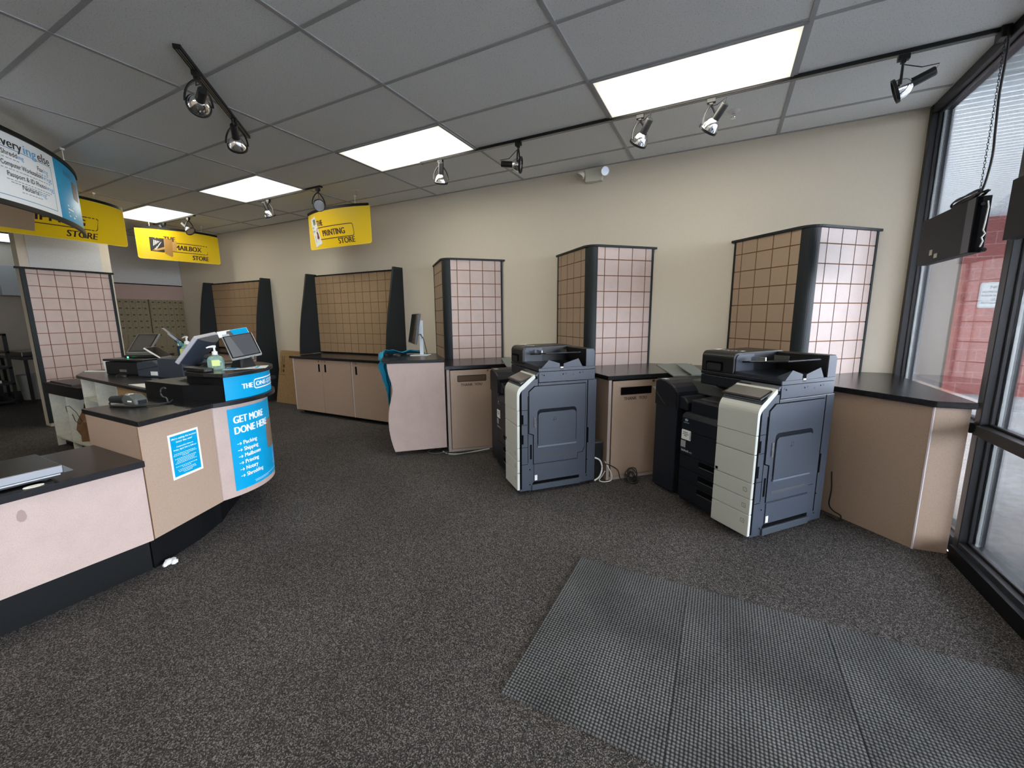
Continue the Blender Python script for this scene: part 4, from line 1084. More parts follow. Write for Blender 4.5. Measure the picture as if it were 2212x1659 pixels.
    B().add([(-.955, .0262, .795), (-.95, .0262, .800), (-.848, .0262, .712), (-.853, .0262, .707)], [(0, 1, 2, 3)]).build('cover_line', MIDG, t)
    B().box(-.93, .05, .9055, -.88, .09, .9068).build('indicator', WHITE, t)
    B().prism([(-.728, .70), (-.728, .800), (-.68, .795), (-.64, .76), (-.64, .70)], .05, .30, ax='y').build('transfer_neck', DKSHADE, t, bevel=.01)
    B().prism([(-.80, .72), (-.80, .905), (-.72, .912), (-.62, .898), (-.50, .868), (-.40, .83), (-.40, .80), (-.728, .80), (-.728, .72)], .24, .60, ax='y').build('relay_cover', MIDG, t, bevel=.01)
    B().box(-.728, .12, .05, -.622, .56, .70).build('finisher_bracket', RUBBER, t)
    def plate(pts, name, mm, th=.010):
        vs = [(x, y, z) for (x, y, z) in pts] + [(x, y, z - th) for (x, y, z) in pts]; n = len(pts)
        B().add(vs, [tuple(range(n)), tuple(range(n, 2 * n))[::-1]] + [(i, (i + 1) % n, n + (i + 1) % n, n + i) for i in range(n)]).build(name, mm, t, bevel=.003)
    TRG = mat('grey_tray_plastic', (.15, .165, .155), .45)
    plate([(-.955, .20, .915), (-.93, .50, .915), (-1.13, .52, .985), (-1.19, .40, .985), (-1.19, .22, .985)], 'exit_tray', TRG)
    plate([(-.90, .34, .925), (-.88, .47, .925), (-1.05, .48, .992), (-1.08, .34, .992)], 'exit_tray_rib', TRG)
    plate([(-.965, .08, .77), (-.965, .40, .77), (-1.06, .40, .82), (-1.06, .08, .82)], 'lower_exit_tray', TRG)
    return t
cpr = copier((-.053, -1.674, 0), math.atan2(-.655, .756), 'larger-looking dark copier with pale front panels nearest the window')
cpl = copier((-1.630, -1.693, 0), math.atan2(-.674, .738), 'dark copier with pale front panels between the two THANK YOU cabinets')

# ------------------------------------------------------------------ partition panel, mailboxes, back room
pt = thing('slat_display', 'tall pink-tan slat-grid panel on the white partition at the left', 'slat-grid panel', (-8.25, -2.15, .2))
m = MB(); grid_panel(m, (-8.250, -2.555), (0, 1), .80, .20, 2.060, .105, .055); m.build('grid_panel', [LAMP, mat('red_brown_groove', (.20, .085, .055), .8)], pt)
MB().box(-8.268, -2.598, .05, -8.235, -2.555, 2.06).box(-8.268, -1.755, .05, -8.235, -1.725, 2.06).build('side_trim', DGRN, pt)
MB().box(-8.268, -2.64, 2.060, -8.228, -1.700, 2.085).build('top_trim', BLK, pt)
tag(MB().box(-8.268, -2.50, 2.09, -8.262, -1.80, 2.80).build('wall_board', GREYW), 'pale grey board on the partition above the slat-grid panel', 'wall board')
tag(MB().box(-10.149, -1.86, 2.085, -10.140, -.003, 2.94).build('wall_board', GREYW), 'pale grey wall board above the mailboxes in the alcove', 'wall board')
tag(MB().box(-10.149, -1.86, 1.80, -10.142, -.003, 2.066).build('header_panel', mat('dusty_pink_panel', (.40, .28, .25), .6)), 'dusty pink header panel between mailboxes and grey wall board', 'panel')
struct(MB().box(-10.149, -1.86, 2.067, -10.125, -.003, 2.084).build('trim_3', BLK))

def mailbank(y0, label):
    t = thing('mailbox_bank', label, 'mailboxes', (-10.10, y0 + .28, .45), 0, 'tan mailbox banks')
    MB().box(-10.148, y0, .45, -10.085, y0 + .565, 1.795).build('bank_frame', MAILM, t)
    cols, rows, top, bot = 6, 5, 1.78, 1.185
    def door(a, b, z0, z1):
        d = MB().box(-10.085, a, z0, -10.078, b, z1).build('mailbox_door', MAILM, t)
        MB().box(-10.078, (a + b) / 2 - .018, z1 - .045, -10.0765, (a + b) / 2 + .018, z1 - .022).build('number_plate', mat('number_dark', (.04, .035, .02), .5) if not _np else _np[0], d)
        if not _np: _np.append(bpy.data.materials['number_dark'])
    w_ = .545 / cols; h_ = (top - bot) / rows
    for r in range(rows):
        for c in range(cols):
            door(y0 + .01 + c * w_ + .003, y0 + .01 + (c + 1) * w_ - .003, bot + r * h_ + .003, bot + (r + 1) * h_ - .003)
    for r in range(3):
        for c in range(3):
            w3 = .545 / 3; h3 = (1.15 - .46) / 3
            door(y0 + .01 + c * w3 + .003, y0 + .01 + (c + 1) * w3 - .003, .46 + r * h3 + .003, .46 + (r + 1) * h3 - .003)
_np = []
mailbank(-.600, 'tan mailbox bank in the alcove corner beside the slat wall')
mailbank(-1.185, 'tan mailbox bank left of the corner one, behind the registers')
mailbank(-1.770, 'tan mailbox bank half hidden by the slat-grid partition panel')

tag(MB().box(-12.99, -1.86, 1.90, -12.6, -1.30, 2.47).build('wall_cabinet', GREYW, bevel=.004), 'white wall cabinet high in the dark back room', 'cabinet')
bt_ = thing('work_table', 'dark work table in the back room behind the partition', 'table', (-11.7, -1.85, 0))
MB().box(-12.4, -2.13, .74, -11.0, -1.5, .78).build('table_top', mat('dark_table', (.03, .03, .03), .35), bt_)
for (x, y) in ((-12.35, -2.08), (-11.05, -2.08), (-12.35, -1.55), (-11.05, -1.55)): MB().box(x - .02, y - .02, 0, x + .02, y + .02, .74).build('leg', BLKM, bt_)
tag(MB().prism([(-12.1, -2.08), (-11.2, -2.08), (-11.2, -1.75), (-12.1, -1.75)], .781, .87).build('paper_cutter', STEELD, bevel=.01), 'metal paper cutter lying on the dark back-room table', 'paper cutter')
m = MB(); T_ = Matrix.Translation((-11.45, -1.93, 0)); m.lathe([(0, .002), (.17, .002), (.21, .45), (.20, .45), (.16, .02), (0, .02)], 20, T=T_, cap=False)
tag(m.build('plastic_tub', mat('dull_white', (.30, .30, .28), .5)), 'white plastic tub under the dark back-room table', 'tub')
rk = thing('supply_rack', 'black supply rack with papers at the left edge of the photo', 'rack', (-11.3, -2.6, 0))
for z in (.05, .35, .62, .88, 1.17): MB().box(-11.7, -2.95, z, -10.9, -2.27, z + .03).build('shelf', BLKM, rk)
for (x, y) in ((-11.68, -2.93), (-10.92, -2.93), (-11.68, -2.29), (-10.92, -2.29)): MB().box(x - .02, y - .02, 0, x + .02, y + .02, 1.20).build('upright', BLKM, rk)
MB().box(-11.69, -2.94, .06, -11.65, -2.28, 1.20).build('back_panel', BLK, rk)
for i, z in enumerate((.38, .65, .91)): tag(MB().box(-11.4, -2.75, z + .001, -11.0, -2.40, z + .04).build('paper_stack', PAPER), ('lowest', 'middle', 'top')[i] + ' white paper stack on the black supply rack', 'paper stack', 'paper stacks on the rack')
m = MB()
for i in range(9):
    a = i * .7; m.tube([(-11.2 + .15 * math.cos(a), -2.45 + .12 * math.sin(a), 1.222), (-11.2 + .1 * math.cos(a + 1), -2.45 + .1 * math.sin(a + 1), 1.29), (-11.2 + .16 * math.cos(a + 2), -2.45 + .1 * math.sin(a + 2), 1.225)], .02, 6)
tag(m.build('green_ribbon', mat('green_ribbon', (.01, .12, .09), .5)), 'tangle of green ribbon on top of the black supply rack', 'ribbon')

# ------------------------------------------------------------------ service counter
CT = .843; CTT = .872
PC = (-3.68, -2.97)
def arc(c, r, a0, a1, n=24, ry=None): return [(c[0] + r * math.cos(R(a0 + (a1 - a0) * i / n)), c[1] + (ry or r) * math.sin(R(a0 + (a1 - a0) * i / n))) for i in range(n + 1)]
# low section
lc = thing('low_counter', 'low pink-tan counter section with a steel scale on it', 'counter', (-3.3, -4.4, 0))
MB().box(-3.60, -6.2, .195, -3.040, -3.515, .625).build('counter_body', LAMP, lc)
MB().box(-3.58, -6.19, 0, -3.105, -3.517, .195).build('toe_kick', BLK, lc)
MB().box(-3.645, -6.21, .626, -3.005, -3.514, .660).build('counter_top', WTOP, lc, bevel=.003)
stn = MB(); stn.add([(-3.0396, -3.955 + .016 * math.cos(q), .535 + .028 * math.sin(q) * (1.3 if q < 3 else .8)) for q in [R(i * 40) for i in range(9)]], [tuple(range(9))])
stn.build('dirt_smudge', mat('smudge', (.33, .235, .205), .6), lc)
# middle section
mc = thing('service_counter', 'tan angled counter section carrying the blue notice, left of the curved end', 'counter', (-3.4, -3.3, 0))
body = [(-3.040, -3.512), (-3.210, -3.072), (-3.70, -3.072), (-3.70, -3.512)]
MB().prism(body, .198, CT - .001).build('counter_body', LAM, mc)
MB().prism([(-3.103, -3.510), (-3.235, -3.198), (-3.32, -3.075), (-3.66, -3.075), (-3.66, -3.510)], 0, .198).build('toe_kick', BLK, mc)
fm = flat((-3.040, -3.512, 0), (-3.210 + 3.040, -3.072 + 3.512, 0))
m = MB(); bxfn(m, fm, -.001, .20, .0025, CT - .003, .0003, .002); m.build('edge_strip', GRV, mc)
# curved end
pe = thing('curved_counter', 'rounded pink-tan counter end with the large blue services poster', 'counter', (-3.68, -2.97, 0))
bodyc = [(-3.212, -3.070)] + arc(PC, .472, -11, 100, 30) + [(-4.08, -2.52), (-4.08, -3.070)]
MB().prism(bodyc, .198, CT - .001).build('counter_body', LAMP, pe)
MB().prism([(-3.325, -3.073), (-3.34, -3.03), (-3.47, -2.915), (-3.72, -2.66), (-4.1, -2.60), (-4.1, -3.073)], 0, .198).build('toe_kick', BLK, pe)
slab = [(-3.014, -3.513), (-3.172, -3.085)] + arc(PC, .528, -12, 105, 34) + [(-4.08, -2.44), (-3.95, -2.99), (-3.95, -3.16), (-3.75, -3.20), (-3.745, -3.513)]
tag(MB().prism(slab, CT, CTT).build('service_worktop', WTOP, bevel=.003), 'black worktop of the service counter holding the barcode scanner', 'worktop')
up = thing('raised_counter', 'raised black rounded shelf with the blue ONE-STOP fascia', 'raised counter', (-3.68, -2.97, CTT))
MB().prism([(-3.185, -3.000), (-3.25, -2.95), (-3.9, -2.80), (-3.92, -3.125), (-3.45, -3.110)], CTT + .0005, .978).build('riser_box', BLK, up)
MB().prism(arc(PC, .502, -3, 105, 34) + [(-4.05, -2.48), (-4.05, -2.72), (-3.55, -3.03)], CTT + .0005, 1.030).build('riser_body', BLK, up)
MB().prism(arc(PC, .530, -4, 108, 34) + [(-4.08, -2.46), (-4.05, -2.72), (-3.50, -3.06), (-3.30, -3.05)], 1.030, 1.056).build('shelf_top', WTOP, up, bevel=.004)
# blue fascia, rounded: u runs from the left (seam) round to the right
RF = .5035; A0 = R(-3)
ffn = arcfn(PC, RF, A0, 1, 0)
LFa = R(105) * RF
m = MB(); sheet(m, [(0, CTT + .002), (LFa, CTT + .002), (LFa, 1.028), (0, 1.028)], ffn, .0005, .003, slice_=.02); fa = m.build('fascia_print', BLUE, up)
m = MB(); g3 = lambda a, b, w=0: ffn(a, b, w + .003)
put_text(m, 'THE', .115, .936, .034, g3, width=.085, slice_=.01, bold=.07)
put_text(m, 'ONE-STOP SHOP', .232, .939, .032, g3, width=.44, slice_=.01, bold=.06)
ring(m, (.212, .919, .70, .990, .022), .008, g3, 0, .0012, slice_=.01)
m.build('lettering', WPRINT, fa)
# poster on the curve
pf = arcfn(PC, .472, R(-11), 1, 0)
ps = thing('services_poster', 'tall blue GET MORE DONE HERE poster wrapped round the curved counter end', 'poster', tuple(pf(.3, .24)))
m = MB(); sheet(m, [(.078, .235), (.60, .235), (.60, .808), (.078, .808)], pf, .0005, .0018, slice_=.02); m.build('poster_sheet', BLUE, ps)
g4 = lambda a, b, w=0: pf(a, b, w + .0018)
m = MB()
put_text(m, 'GET MORE', .112, .705, .050, g4, width=.262, slice_=.012, bold=.05)
put_text(m, 'DONE HERE', .112, .630, .050, g4, width=.305, slice_=.012, bold=.05)
for i, (s_, wd) in enumerate((('Packing', .098), ('Shipping', .103), ('Mailboxes', .120), ('Printing', .097), ('Notary', .085), ('Shredding', .125))):
    v = .548 - i * .046
    put_text(m, s_, .162, v, .028, g4, width=wd * 1.15, slice_=.012, bold=.03)
    a = .118
    m.add([g4(a, v + .009, .0012), g4(a + .027, v + .009, .0012), g4(a + .027, v + .0125, .0012), g4(a, v + .0125, .0012)], [(0, 1, 2, 3)])
    m.add([g4(a + .018, v + .001, .0013), g4(a + .023, v + .001, .0013), g4(a + .032, v + .0108, .0013), g4(a + .023, v + .0205, .0013), g4(a + .018, v + .0205, .0013), g4(a + .026, v + .0108, .0013)], [(0, 1, 2, 3, 4, 5)])
m.build('lettering', WPRINT, ps)
m = MB()
for (u_, v_, wd) in ((.22, .262, .30), (.225, .252, .14)): sheet(m, [(u_, v_), (u_ + wd, v_), (u_ + wd, v_ + .0045), (u_, v_ + .0045)], g4, .0003, .0010, slice_=.02)
m.build('small_print', mat('pale_blue_print', (.35, .60, .85), .5), ps)
m = MB(); sheet(m, rrect(.40, .44, .56, .66, .03), g4, .0003, .0011, slice_=.015); m.build('person_picture', mat('muted_photo_print', (.22, .15, .11), .5), ps)
m = MB(); sheet(m, [(.46, .30), (.615, .27), (.615, .44), (.50, .42)], g4, .0003, .0010, slice_=.02); m.build('light_swoosh', mat('soft_blue_print', (.08, .38, .75), .5), ps)
# notice poster
nt_ = thing('notice_poster', 'small blue notice with white border taped on the tan counter', 'poster', tuple(fm(.26, .47)))
m = MB(); sheet(m, [(.157, .476), (.360, .476), (.357, .746), (.157, .746)], fm, .0003, .0012, slice_=None); m.build('notice_border', WPRINT, nt_)
m = MB(); sheet(m, [(.169, .490), (.347, .490), (.345, .734), (.169, .734)], fm, .0012, .0018, slice_=None); m.build('notice_field', BLUE, nt_)
m = MB()
for (tx, v, h, wd) in (("We're making this location", .710, .0115, .165), ('better than ever!', .690, .0115, .105), ('Construction starts on', .662, .009, .11), ('Friday, April 10th at 5:00 am', .644, .009, .15)):
    put_text(m, tx, .257, v, h, fm, width=wd, center=True, bold=.03, wofs=.0022)
for k, (v, wd) in enumerate(((.622, .155), (.613, .16), (.604, .05), (.592, .15), (.583, .12), (.574, .13), (.565, .15), (.545, .15), (.536, .07), (.523, .13), (.514, .12), (.505, .06))):
    n = int(wd / .012)
    for i in range(n):
        a = .257 - wd / 2 + i * .012
        m.add([fm(a, v, .0022), fm(a + .009, v, .0022), fm(a + .009, v + .003, .0022), fm(a, v + .003, .0022)], [(0, 1, 2, 3)])
m.build('lettering', mat('pale_blue_white_print', (.70, .85, .95), .5), nt_)

# rear counter -------------------------------------------------------
RT = .835
rc_ = thing('rear_counter', 'rear staff counter with open white shelves and a charcoal top', 'counter', (-5.0, -2.6, 0))
def FY(x): return -2.862 - .105 * (x + 6.0) / 1.7      # front edge line
MB().prism([(-6.03, FY(-6.03) - .02), (-4.12, FY(-4.12) - .02), (-4.12, -2.05), (-6.44, -2.05), (-6.42, -2.71)], RT, RT + .029).build('counter_top', WTOP, rc_, bevel=.003)
def vpanel(x, z0=.10, z1=RT, dep=.5, th=.018, name='divider'):
    MB().box(x, FY(x), z0, x + th, FY(x) + dep, z1).build(name, MELA, rc_)
vpanel(-6.00, 0); vpanel(-5.59); vpanel(-5.02)
MB().prism([(-6.0, FY(-6)), (-4.12, FY(-4.12)), (-4.12, -2.36), (-6.0, -2.36)], .10, .118).build('bottom_shelf', MELA, rc_)
MB().prism([(-5.98, FY(-5.98)), (-5.59, FY(-5.59)), (-5.59, -2.37), (-5.98, -2.37)], .625, .642).build('shelf', MELA, rc_)
MB().prism([(-5.57, FY(-5.57)), (-5.02, FY(-5.02)), (-5.02, -2.37), (-5.57, -2.37)], .45, .467).build('shelf', MELA, rc_)
MB().prism([(-6.0, -2.37), (-4.12, -2.37), (-4.12, -2.352), (-6.0, -2.352)], .0, RT).build('back_panel', MELA, rc_)
MB().prism([(-5.98, FY(-5.98) + .06), (-4.12, FY(-4.12) + .06), (-4.12, -2.4), (-5.98, -2.4)], 0, .10).build('toe_kick', BLK, rc_)
dd = MB().prism([(-5.0, FY(-5.0) - .002), (-4.55, FY(-4.55) - .002), (-4.55, FY(-4.55) + .02), (-5.0, FY(-5.0) + .02)], .12, RT - .004).build('door', speckle('brown_door', (.30, .18, .085), (.35, .22, .11), 200, .5), rc_)
MB().box(-4.90, FY(-4.87) - .006, .70, -4.83, FY(-4.87) - .0025, .765).build('finger_pull', GAP, dd)
MB().prism([(-4.54, FY(-4.54) - .002), (-4.14, FY(-4.14) - .002), (-4.14, FY(-4.14) + .02), (-4.54, FY(-4.54) + .02)], .12, RT - .004).build('door', bpy.data.materials['brown_door'], rc_)
lr = thing('low_rear_counter', 'lower black-topped shelf unit beside the slat-grid partition', 'counter', (-6.5, -2.6, 0))
MB().box(-7.02, -2.875, .610, -6.055, -2.22, .727).build('counter_top', BLK, lr)
for x in (-6.985, -6.52): MB().box(x, -2.86, .0, x + .018, -2.36, .610).build('divider', MELA, lr)
MB().box(-6.97, -2.86, .10, -6.07, -2.36, .118).box(-6.97, -2.36, .0, -6.05, -2.345, .610).build('shelf_board', MELA, lr)
MB().box(-6.96, -2.80, 0, -6.07, -2.4, .10).build('toe_kick', BLK, lr)
tag(MB().prism([(-6.98, -2.83), (-6.30, -2.85), (-6.25, -2.62), (-6.95, -2.55)], .728, .742).build('folder', BLKM), 'black folder lying on the low rear shelf unit', 'folder')
m = MB(); T_ = Matrix.Translation((-6.35, -2.67, .119))
vs = []; 
for j, z in enumerate((0, .12, .22, .30, .38)):
    for i in range(12):
        q = R(i * 30); r_ = (.15, .17, .165, .13, .10)[j] * (1 + .12 * math.sin(i * 2.3 + j * 1.7))
        vs.append((r_ * 1.1 * math.cos(q), r_ * math.sin(q), z + (.03 * math.sin(i * 1.9) if j == 4 else 0)))
m.add(vs, [(j * 12 + i, j * 12 + (i + 1) % 12, (j + 1) * 12 + (i + 1) % 12, (j + 1) * 12 + i) for j in range(4) for i in range(12)] + [tuple(range(12))[::-1]], 0, False, T_)
tag(m.build('paper_bag', mat('brown_paper', (.17, .085, .035), .8)), 'crumpled brown paper bag on the bottom shelf beside the rear counter', 'bag')
m = MB()
m.tube([(-6.60, -2.84, .42), (-6.50, -2.87, .50), (-6.36, -2.88, .52), (-6.2, -2.88, .47), (-6.12, -2.87, .38), (-6.2, -2.87, .34), (-6.3, -2.87, .36), (-6.35, -2.87, .43)], .003, 6)
tag(m.build('looped_cord', RUBBER), 'black looped cord hanging above the paper bag on the low shelf', 'cord')
tag(MB().box(-5.75, -2.83, .119, -5.62, -2.70, .22).build('power_adapter', BLKM, bevel=.005), 'black power adapter on the rear counter bottom shelf', 'adapter')
m = MB(); m.box(-5.42, -2.84, .468, -5.12, -2.72, .474)
for i in range(13): m.box(-5.42 + i * .0246, -2.845, .474, -5.414 + i * .0246, -2.84, .56)
m.box(-5.42, -2.845, .556, -5.12, -2.840, .562)
tag(m.build('wire_basket', BLKM), 'small black wire basket on the rear counter shelf', 'basket')

# ------------------------------------------------------------------ things on the counters
# steel scale
sc_ = thing('parcel_scale', 'stainless steel parcel scale on the low counter at the left edge', 'scale', (-3.25, -4.05, .660))
MB().box(-3.40, -4.32, .690, -3.045, -3.800, .728).build('platform', mat('scale_steel', (.33, .34, .36), .4, 1), sc_, bevel=.004); MB().box(-3.395, -4.315, .7282, -3.05, -3.805, .7292).build('platform_plate', STEELD, sc_)  # top plate colour holds the brownish reflection of the ceiling
MB().box(-3.39, -4.31, .682, -3.055, -3.81, .692).build('platform_lip', STEEL, sc_)
MB().box(-3.36, -4.28, .668, -3.08, -3.83, .684).build('scale_base', BLKM, sc_)
for (x, y) in ((-3.33, -3.85), (-3.11, -3.85), (-3.33, -4.26), (-3.11, -4.26)): MB().lathe([(0, 0), (.014, 0), (.014, .009), (0, .009)], 12, T=Matrix.Translation((x, y, .6605))).build('foot', RUBBER, sc_)
MB().prism([(-3.8, .690), (-3.8, .727), (-3.775, .700), (-3.765, .690)], -3.11, -3.05, ax='x').build('corner_bumper', MIDG, sc_)
m = MB(); m.tube([(-3.028 + .012 * math.cos(R(i * 30)), -3.905 + .030 * math.sin(R(i * 30)), .6645) for i in range(12)], .0035, 6, cyc=True)
tag(m.build('cord_ring', IVORY), 'ivory ring of cord lying at the front edge below the scale', 'ring')

# barcode scanner
bs = thing('barcode_scanner', 'grey handheld barcode scanner lying on the service worktop', 'barcode scanner', (-3.62, -3.33, CTT))
TB = Matrix.Translation((-3.565, -3.325, CTT)) @ Matrix.Rotation(R(12), 4, 'Z') @ Matrix.Scale(1.12, 4)
pth = [(-.165, .0, .028), (-.12, .0, .030), (-.07, .0, .034), (-.02, .0, .040)]
MB(TB).tube(pth, [.020, .022, .023, .024], 12).build('handle', mat('rubber_grey', (.012, .016, .02), .5), bs)
MB(TB).prism([(-.035, .008), (.040, .003), (.068, .010), (.062, .045), (.025, .068), (-.015, .070), (-.045, .045)], -.034, .034, ax='y').build('scan_head', MIDG, bs, bevel=.014, seg=3)
MB(TB).box(-.012, -.030, .060, .018, -.002, .0725).build('head_silver_cap', mat('silver_cap', (.6, .62, .62), .2, .5), bs, bevel=.005)  # silver top of the scan head
MB(TB).box(.062, -.020, .016, .069, .020, .036).build('scan_window', SCREEN, bs)
MB(TB).box(.010, -.0352, .028, .040, -.034, .036).build('label_plate', PAPER, bs)
m = MB(); m.tube([TB @ Vector((-.165, 0, .026)), (-3.72, -3.39, .885), (-3.64, -3.41, .880), (-3.50, -3.36, .880), (-3.44, -3.28, .880), (-3.42, -3.20, .882), (-3.45, -3.17, .89)], .0045, 6); m.build('cord', RUBBER, bs)
m = MB(); m.tube([(-3.52 + .05 * math.cos(R(i * 22)), -3.180 + .002 * math.sin(R(i * 22)), .935 + .032 * math.sin(R(i * 22))) for i in range(3, 14)] + [(-3.47, -3.19, .90), (-3.44, -3.20, .885)], .0045, 6)
tag(m.build('cord_loop', MIDG), 'grey cord loop hanging against the black riser box', 'cord')

# card terminal pad, papers
tag(MB().prism(rrect(-3.60, -3.03, -3.33, -2.96, .02), 1.0565, 1.082).build('card_reader', BLKM, bevel=.006), 'flat black card reader in front of the hand gel on the raised shelf', 'card reader')
o = MB(Matrix.Translation((-3.365, -2.735, 1.0565)) @ Matrix.Rotation(R(-38), 4, 'Z')).box(-.09, -.13, 0, .09, .13, .0012).build('leaflet', PAPER)
tag(o, 'white and blue leaflet lying at the rounded end of the raised shelf', 'leaflet')
tb = Matrix.Translation((-3.365, -2.735, 1.0578)) @ Matrix.Rotation(R(-38), 4, 'Z')
MB(tb).box(-.082, -.122, 0, .082, -.055, .0004).box(-.082, .06, 0, .082, .078, .0004).build('blue_band', BLUE, o)

def pump_bottle(x, y, z, s, label, yaw=0, squat=True):
    t = thing('hand_sanitizer', label, 'hand sanitizer', (x, y, z), yaw, 'pump bottles of hand gel')
    T = WM[t.name] @ Matrix.Scale(s, 4)
    pr = [(0, 0), (.036, 0), (.040, .006), (.041, .045), (.040, .070), (.030, .086), (.014, .094), (.013, .100), (0, .100)]
    sc2 = Matrix.Scale(1.0, 4) if not squat else Matrix.Diagonal((1.15, .72, 1, 1))
    MB(T).lathe(pr, 22, T=sc2).build('bottle', GEL, t)
    MB(T).lathe([(.015, .098), (.0165, .098), (.0165, .118), (.010, .122), (.006, .124), (.006, .150), (0, .150)], 16).build('pump_collar', WHITE, t)
    MB(T).tube([(.010, 0, .152), (-.008, 0, .153), (-.030, 0, .150), (-.042, 0, .144)], [.008, .008, .0055, .0045], 10).build('pump_nozzle', WHITE, t)
    MB(T).prism([(-.022, .025), (.022, .025), (.022, .065), (-.022, .065)], -.0318 if squat else -.0425, -.0305 if squat else -.0405, ax='y').build('bottle_label', mat('green_yellow_label', (.62, .72, .25), .5), t)
    return t
pump_bottle(-3.458, -2.885, 1.0565, 1.05, 'clear green hand gel pump bottle on the raised shelf', R(62))
# customer screen facing the shop floor
cs = thing('customer_screen', 'tilted customer touchscreen with a blue flyer clipped on top', 'customer display', (-3.40, -2.80, 1.056))
P0 = Vector((-3.352, -2.835, 1.125)); PR = Vector((-3.300, -2.690, 1.150)); PT = Vector((-3.500, -2.812, 1.276))
ex = (PR - P0); wS = ex.length * 1.0; ex.normalize(); ey = (PT - P0); ey = (ey - ex * ey.dot(ex)); hS = ey.length; ey.normalize(); ez = ex.cross(ey).normalized()
TC = Matrix((ex, ey, ez)).transposed().to_4x4(); TC.translation = P0
wS *= 1.22; hS *= 1.02
scn = MB(TC).prism(rrect(0, 0, wS, hS, .006), -.018, 0).build('screen_body', mat('silver_frame', (.42, .43, .43), .3, .3), cs, bevel=.002)
MB(TC).prism(rrect(.005, .004, wS - .005, hS - .004, .004), .0005, .0015).build('bezel', SCREEN, scn)
MB(TC).box(.013, .014, .0016, wS - .013, hS - .012, .0022).build('display', mat('grey_display', (.085, .09, .10), .12, 0, .6), scn)
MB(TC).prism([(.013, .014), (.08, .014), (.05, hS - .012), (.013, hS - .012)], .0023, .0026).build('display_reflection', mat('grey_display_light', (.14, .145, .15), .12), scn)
fl = MB(TC).box(-.012, hS + .003, -.014, wS * .93, hS + .062, -.012).build('flyer', PAPER, cs)
MB(TC).box(wS * .36, hS + .005, -.012, wS * .92, hS + .060, -.0112).build('flyer_print', BLUE, fl)
MB(TC).prism([(wS * .18, hS + .008), (wS * .42, hS + .008), (wS * .36, hS + .052), (wS * .24, hS + .052)], -.0118, -.0108).build('flyer_picture', mat('flyer_photo', (.10, .08, .08), .5), fl)
MB(TC).prism([(.01, hS + .006), (wS * .28, hS + .006), (wS * .28, hS + .026), (.01, hS + .026)], -.0118, -.0106).build('flyer_text', mat('flyer_grey', (.45, .48, .5), .5), fl)
ctr = TC @ Vector((wS / 2, hS / 2, -.02)); foot = Vector((ctr.x - .02, ctr.y, 1.0565))
m = MB(); m.add([foot + Vector((-.05, -.06, 0)), foot + Vector((.07, -.05, 0)), foot + Vector((.05, .07, 0)), foot + Vector((-.07, .06, 0)), ctr + Vector((-.012, -.03, -.01)), ctr + Vector((.012, -.03, -.01)), ctr + Vector((.012, .03, 0)), ctr + Vector((-.012, .03, 0))], [(0, 3, 2, 1), (4, 5, 6, 7), (0, 1, 5, 4), (1, 2, 6, 5), (2, 3, 7, 6), (3, 0, 4, 7)]); m.build('stand', BLKM, cs, bevel=.004)
MB().tube([TC @ Vector((wS * .6, -.002, -.01)), TC @ Vector((wS * .62, -.022, -.02)), TC @ Vector((wS * .72, -.022, -.02)), TC @ Vector((wS * .75, -.002, -.01))], .0035, 6).build('cable', RUBBER, cs)

# staff monitor seen from its back and edge
sm = thing('register_monitor', 'big silver-edged register monitor seen from behind, tilted back', 'monitor', (-3.80, -2.93, 1.03))
PB = Vector((-3.94, -2.912, 1.078)); PTt = Vector((-3.80, -2.829, 1.272))
ey = (PTt - PB); hM = ey.length; ey.normalize(); ex = Vector((-.64, .765, 0)).normalized(); ex = (ex - ey * ex.dot(ey)).normalized(); ez = ex.cross(ey).normalized()   # ez: towards +x / down = the back
TM = Matrix((ex, ey, ez)).transposed().to_4x4(); TM.translation = PB
sgnz = 1 if ez.x > 0 else -1
MB(TM).box(0, 0, -.016, .29, hM, .014).build('bezel', mat('silver_bezel', (.55, .56, .62), .35, .2), sm, bevel=.004)
pts = [(0.01, .013 * sgnz)] + [(.01 + .27 * i / 12, sgnz * (.013 + .065 * math.sin(math.pi * i / 12) ** .8)) for i in range(1, 12)] + [(.28, .013 * sgnz)]
m = MB(TM); m.prism(pts, .01, hM - .006, ax='y'); m.build('back_shell', DKBLUE, sm)
MB(TM).box(.012, .012, -.0175 if sgnz > 0 else .0142, .278, hM - .012, -.0162 if sgnz > 0 else .0155).build('display', SCREEN, sm)
MB().tube([TM @ Vector((.15, hM * .35, .06 * sgnz)), (-3.86, -2.70, 1.10), (-3.84, -2.66, 1.062)], .022, 8).build('stand_arm', MIDG, sm)
MB().box(-3.90, -2.80, 1.0565, -3.72, -2.62, 1.07).build('stand_base', BLKM, sm, bevel=.004)
MB().tube([(-3.72, -2.80, 1.08), (-3.66, -2.90, 1.065), (-3.60, -2.86, 1.07), (-3.58, -2.80, 1.10), (-3.56, -2.77, 1.063)], .005, 6).build('cable', RUBBER, sm)

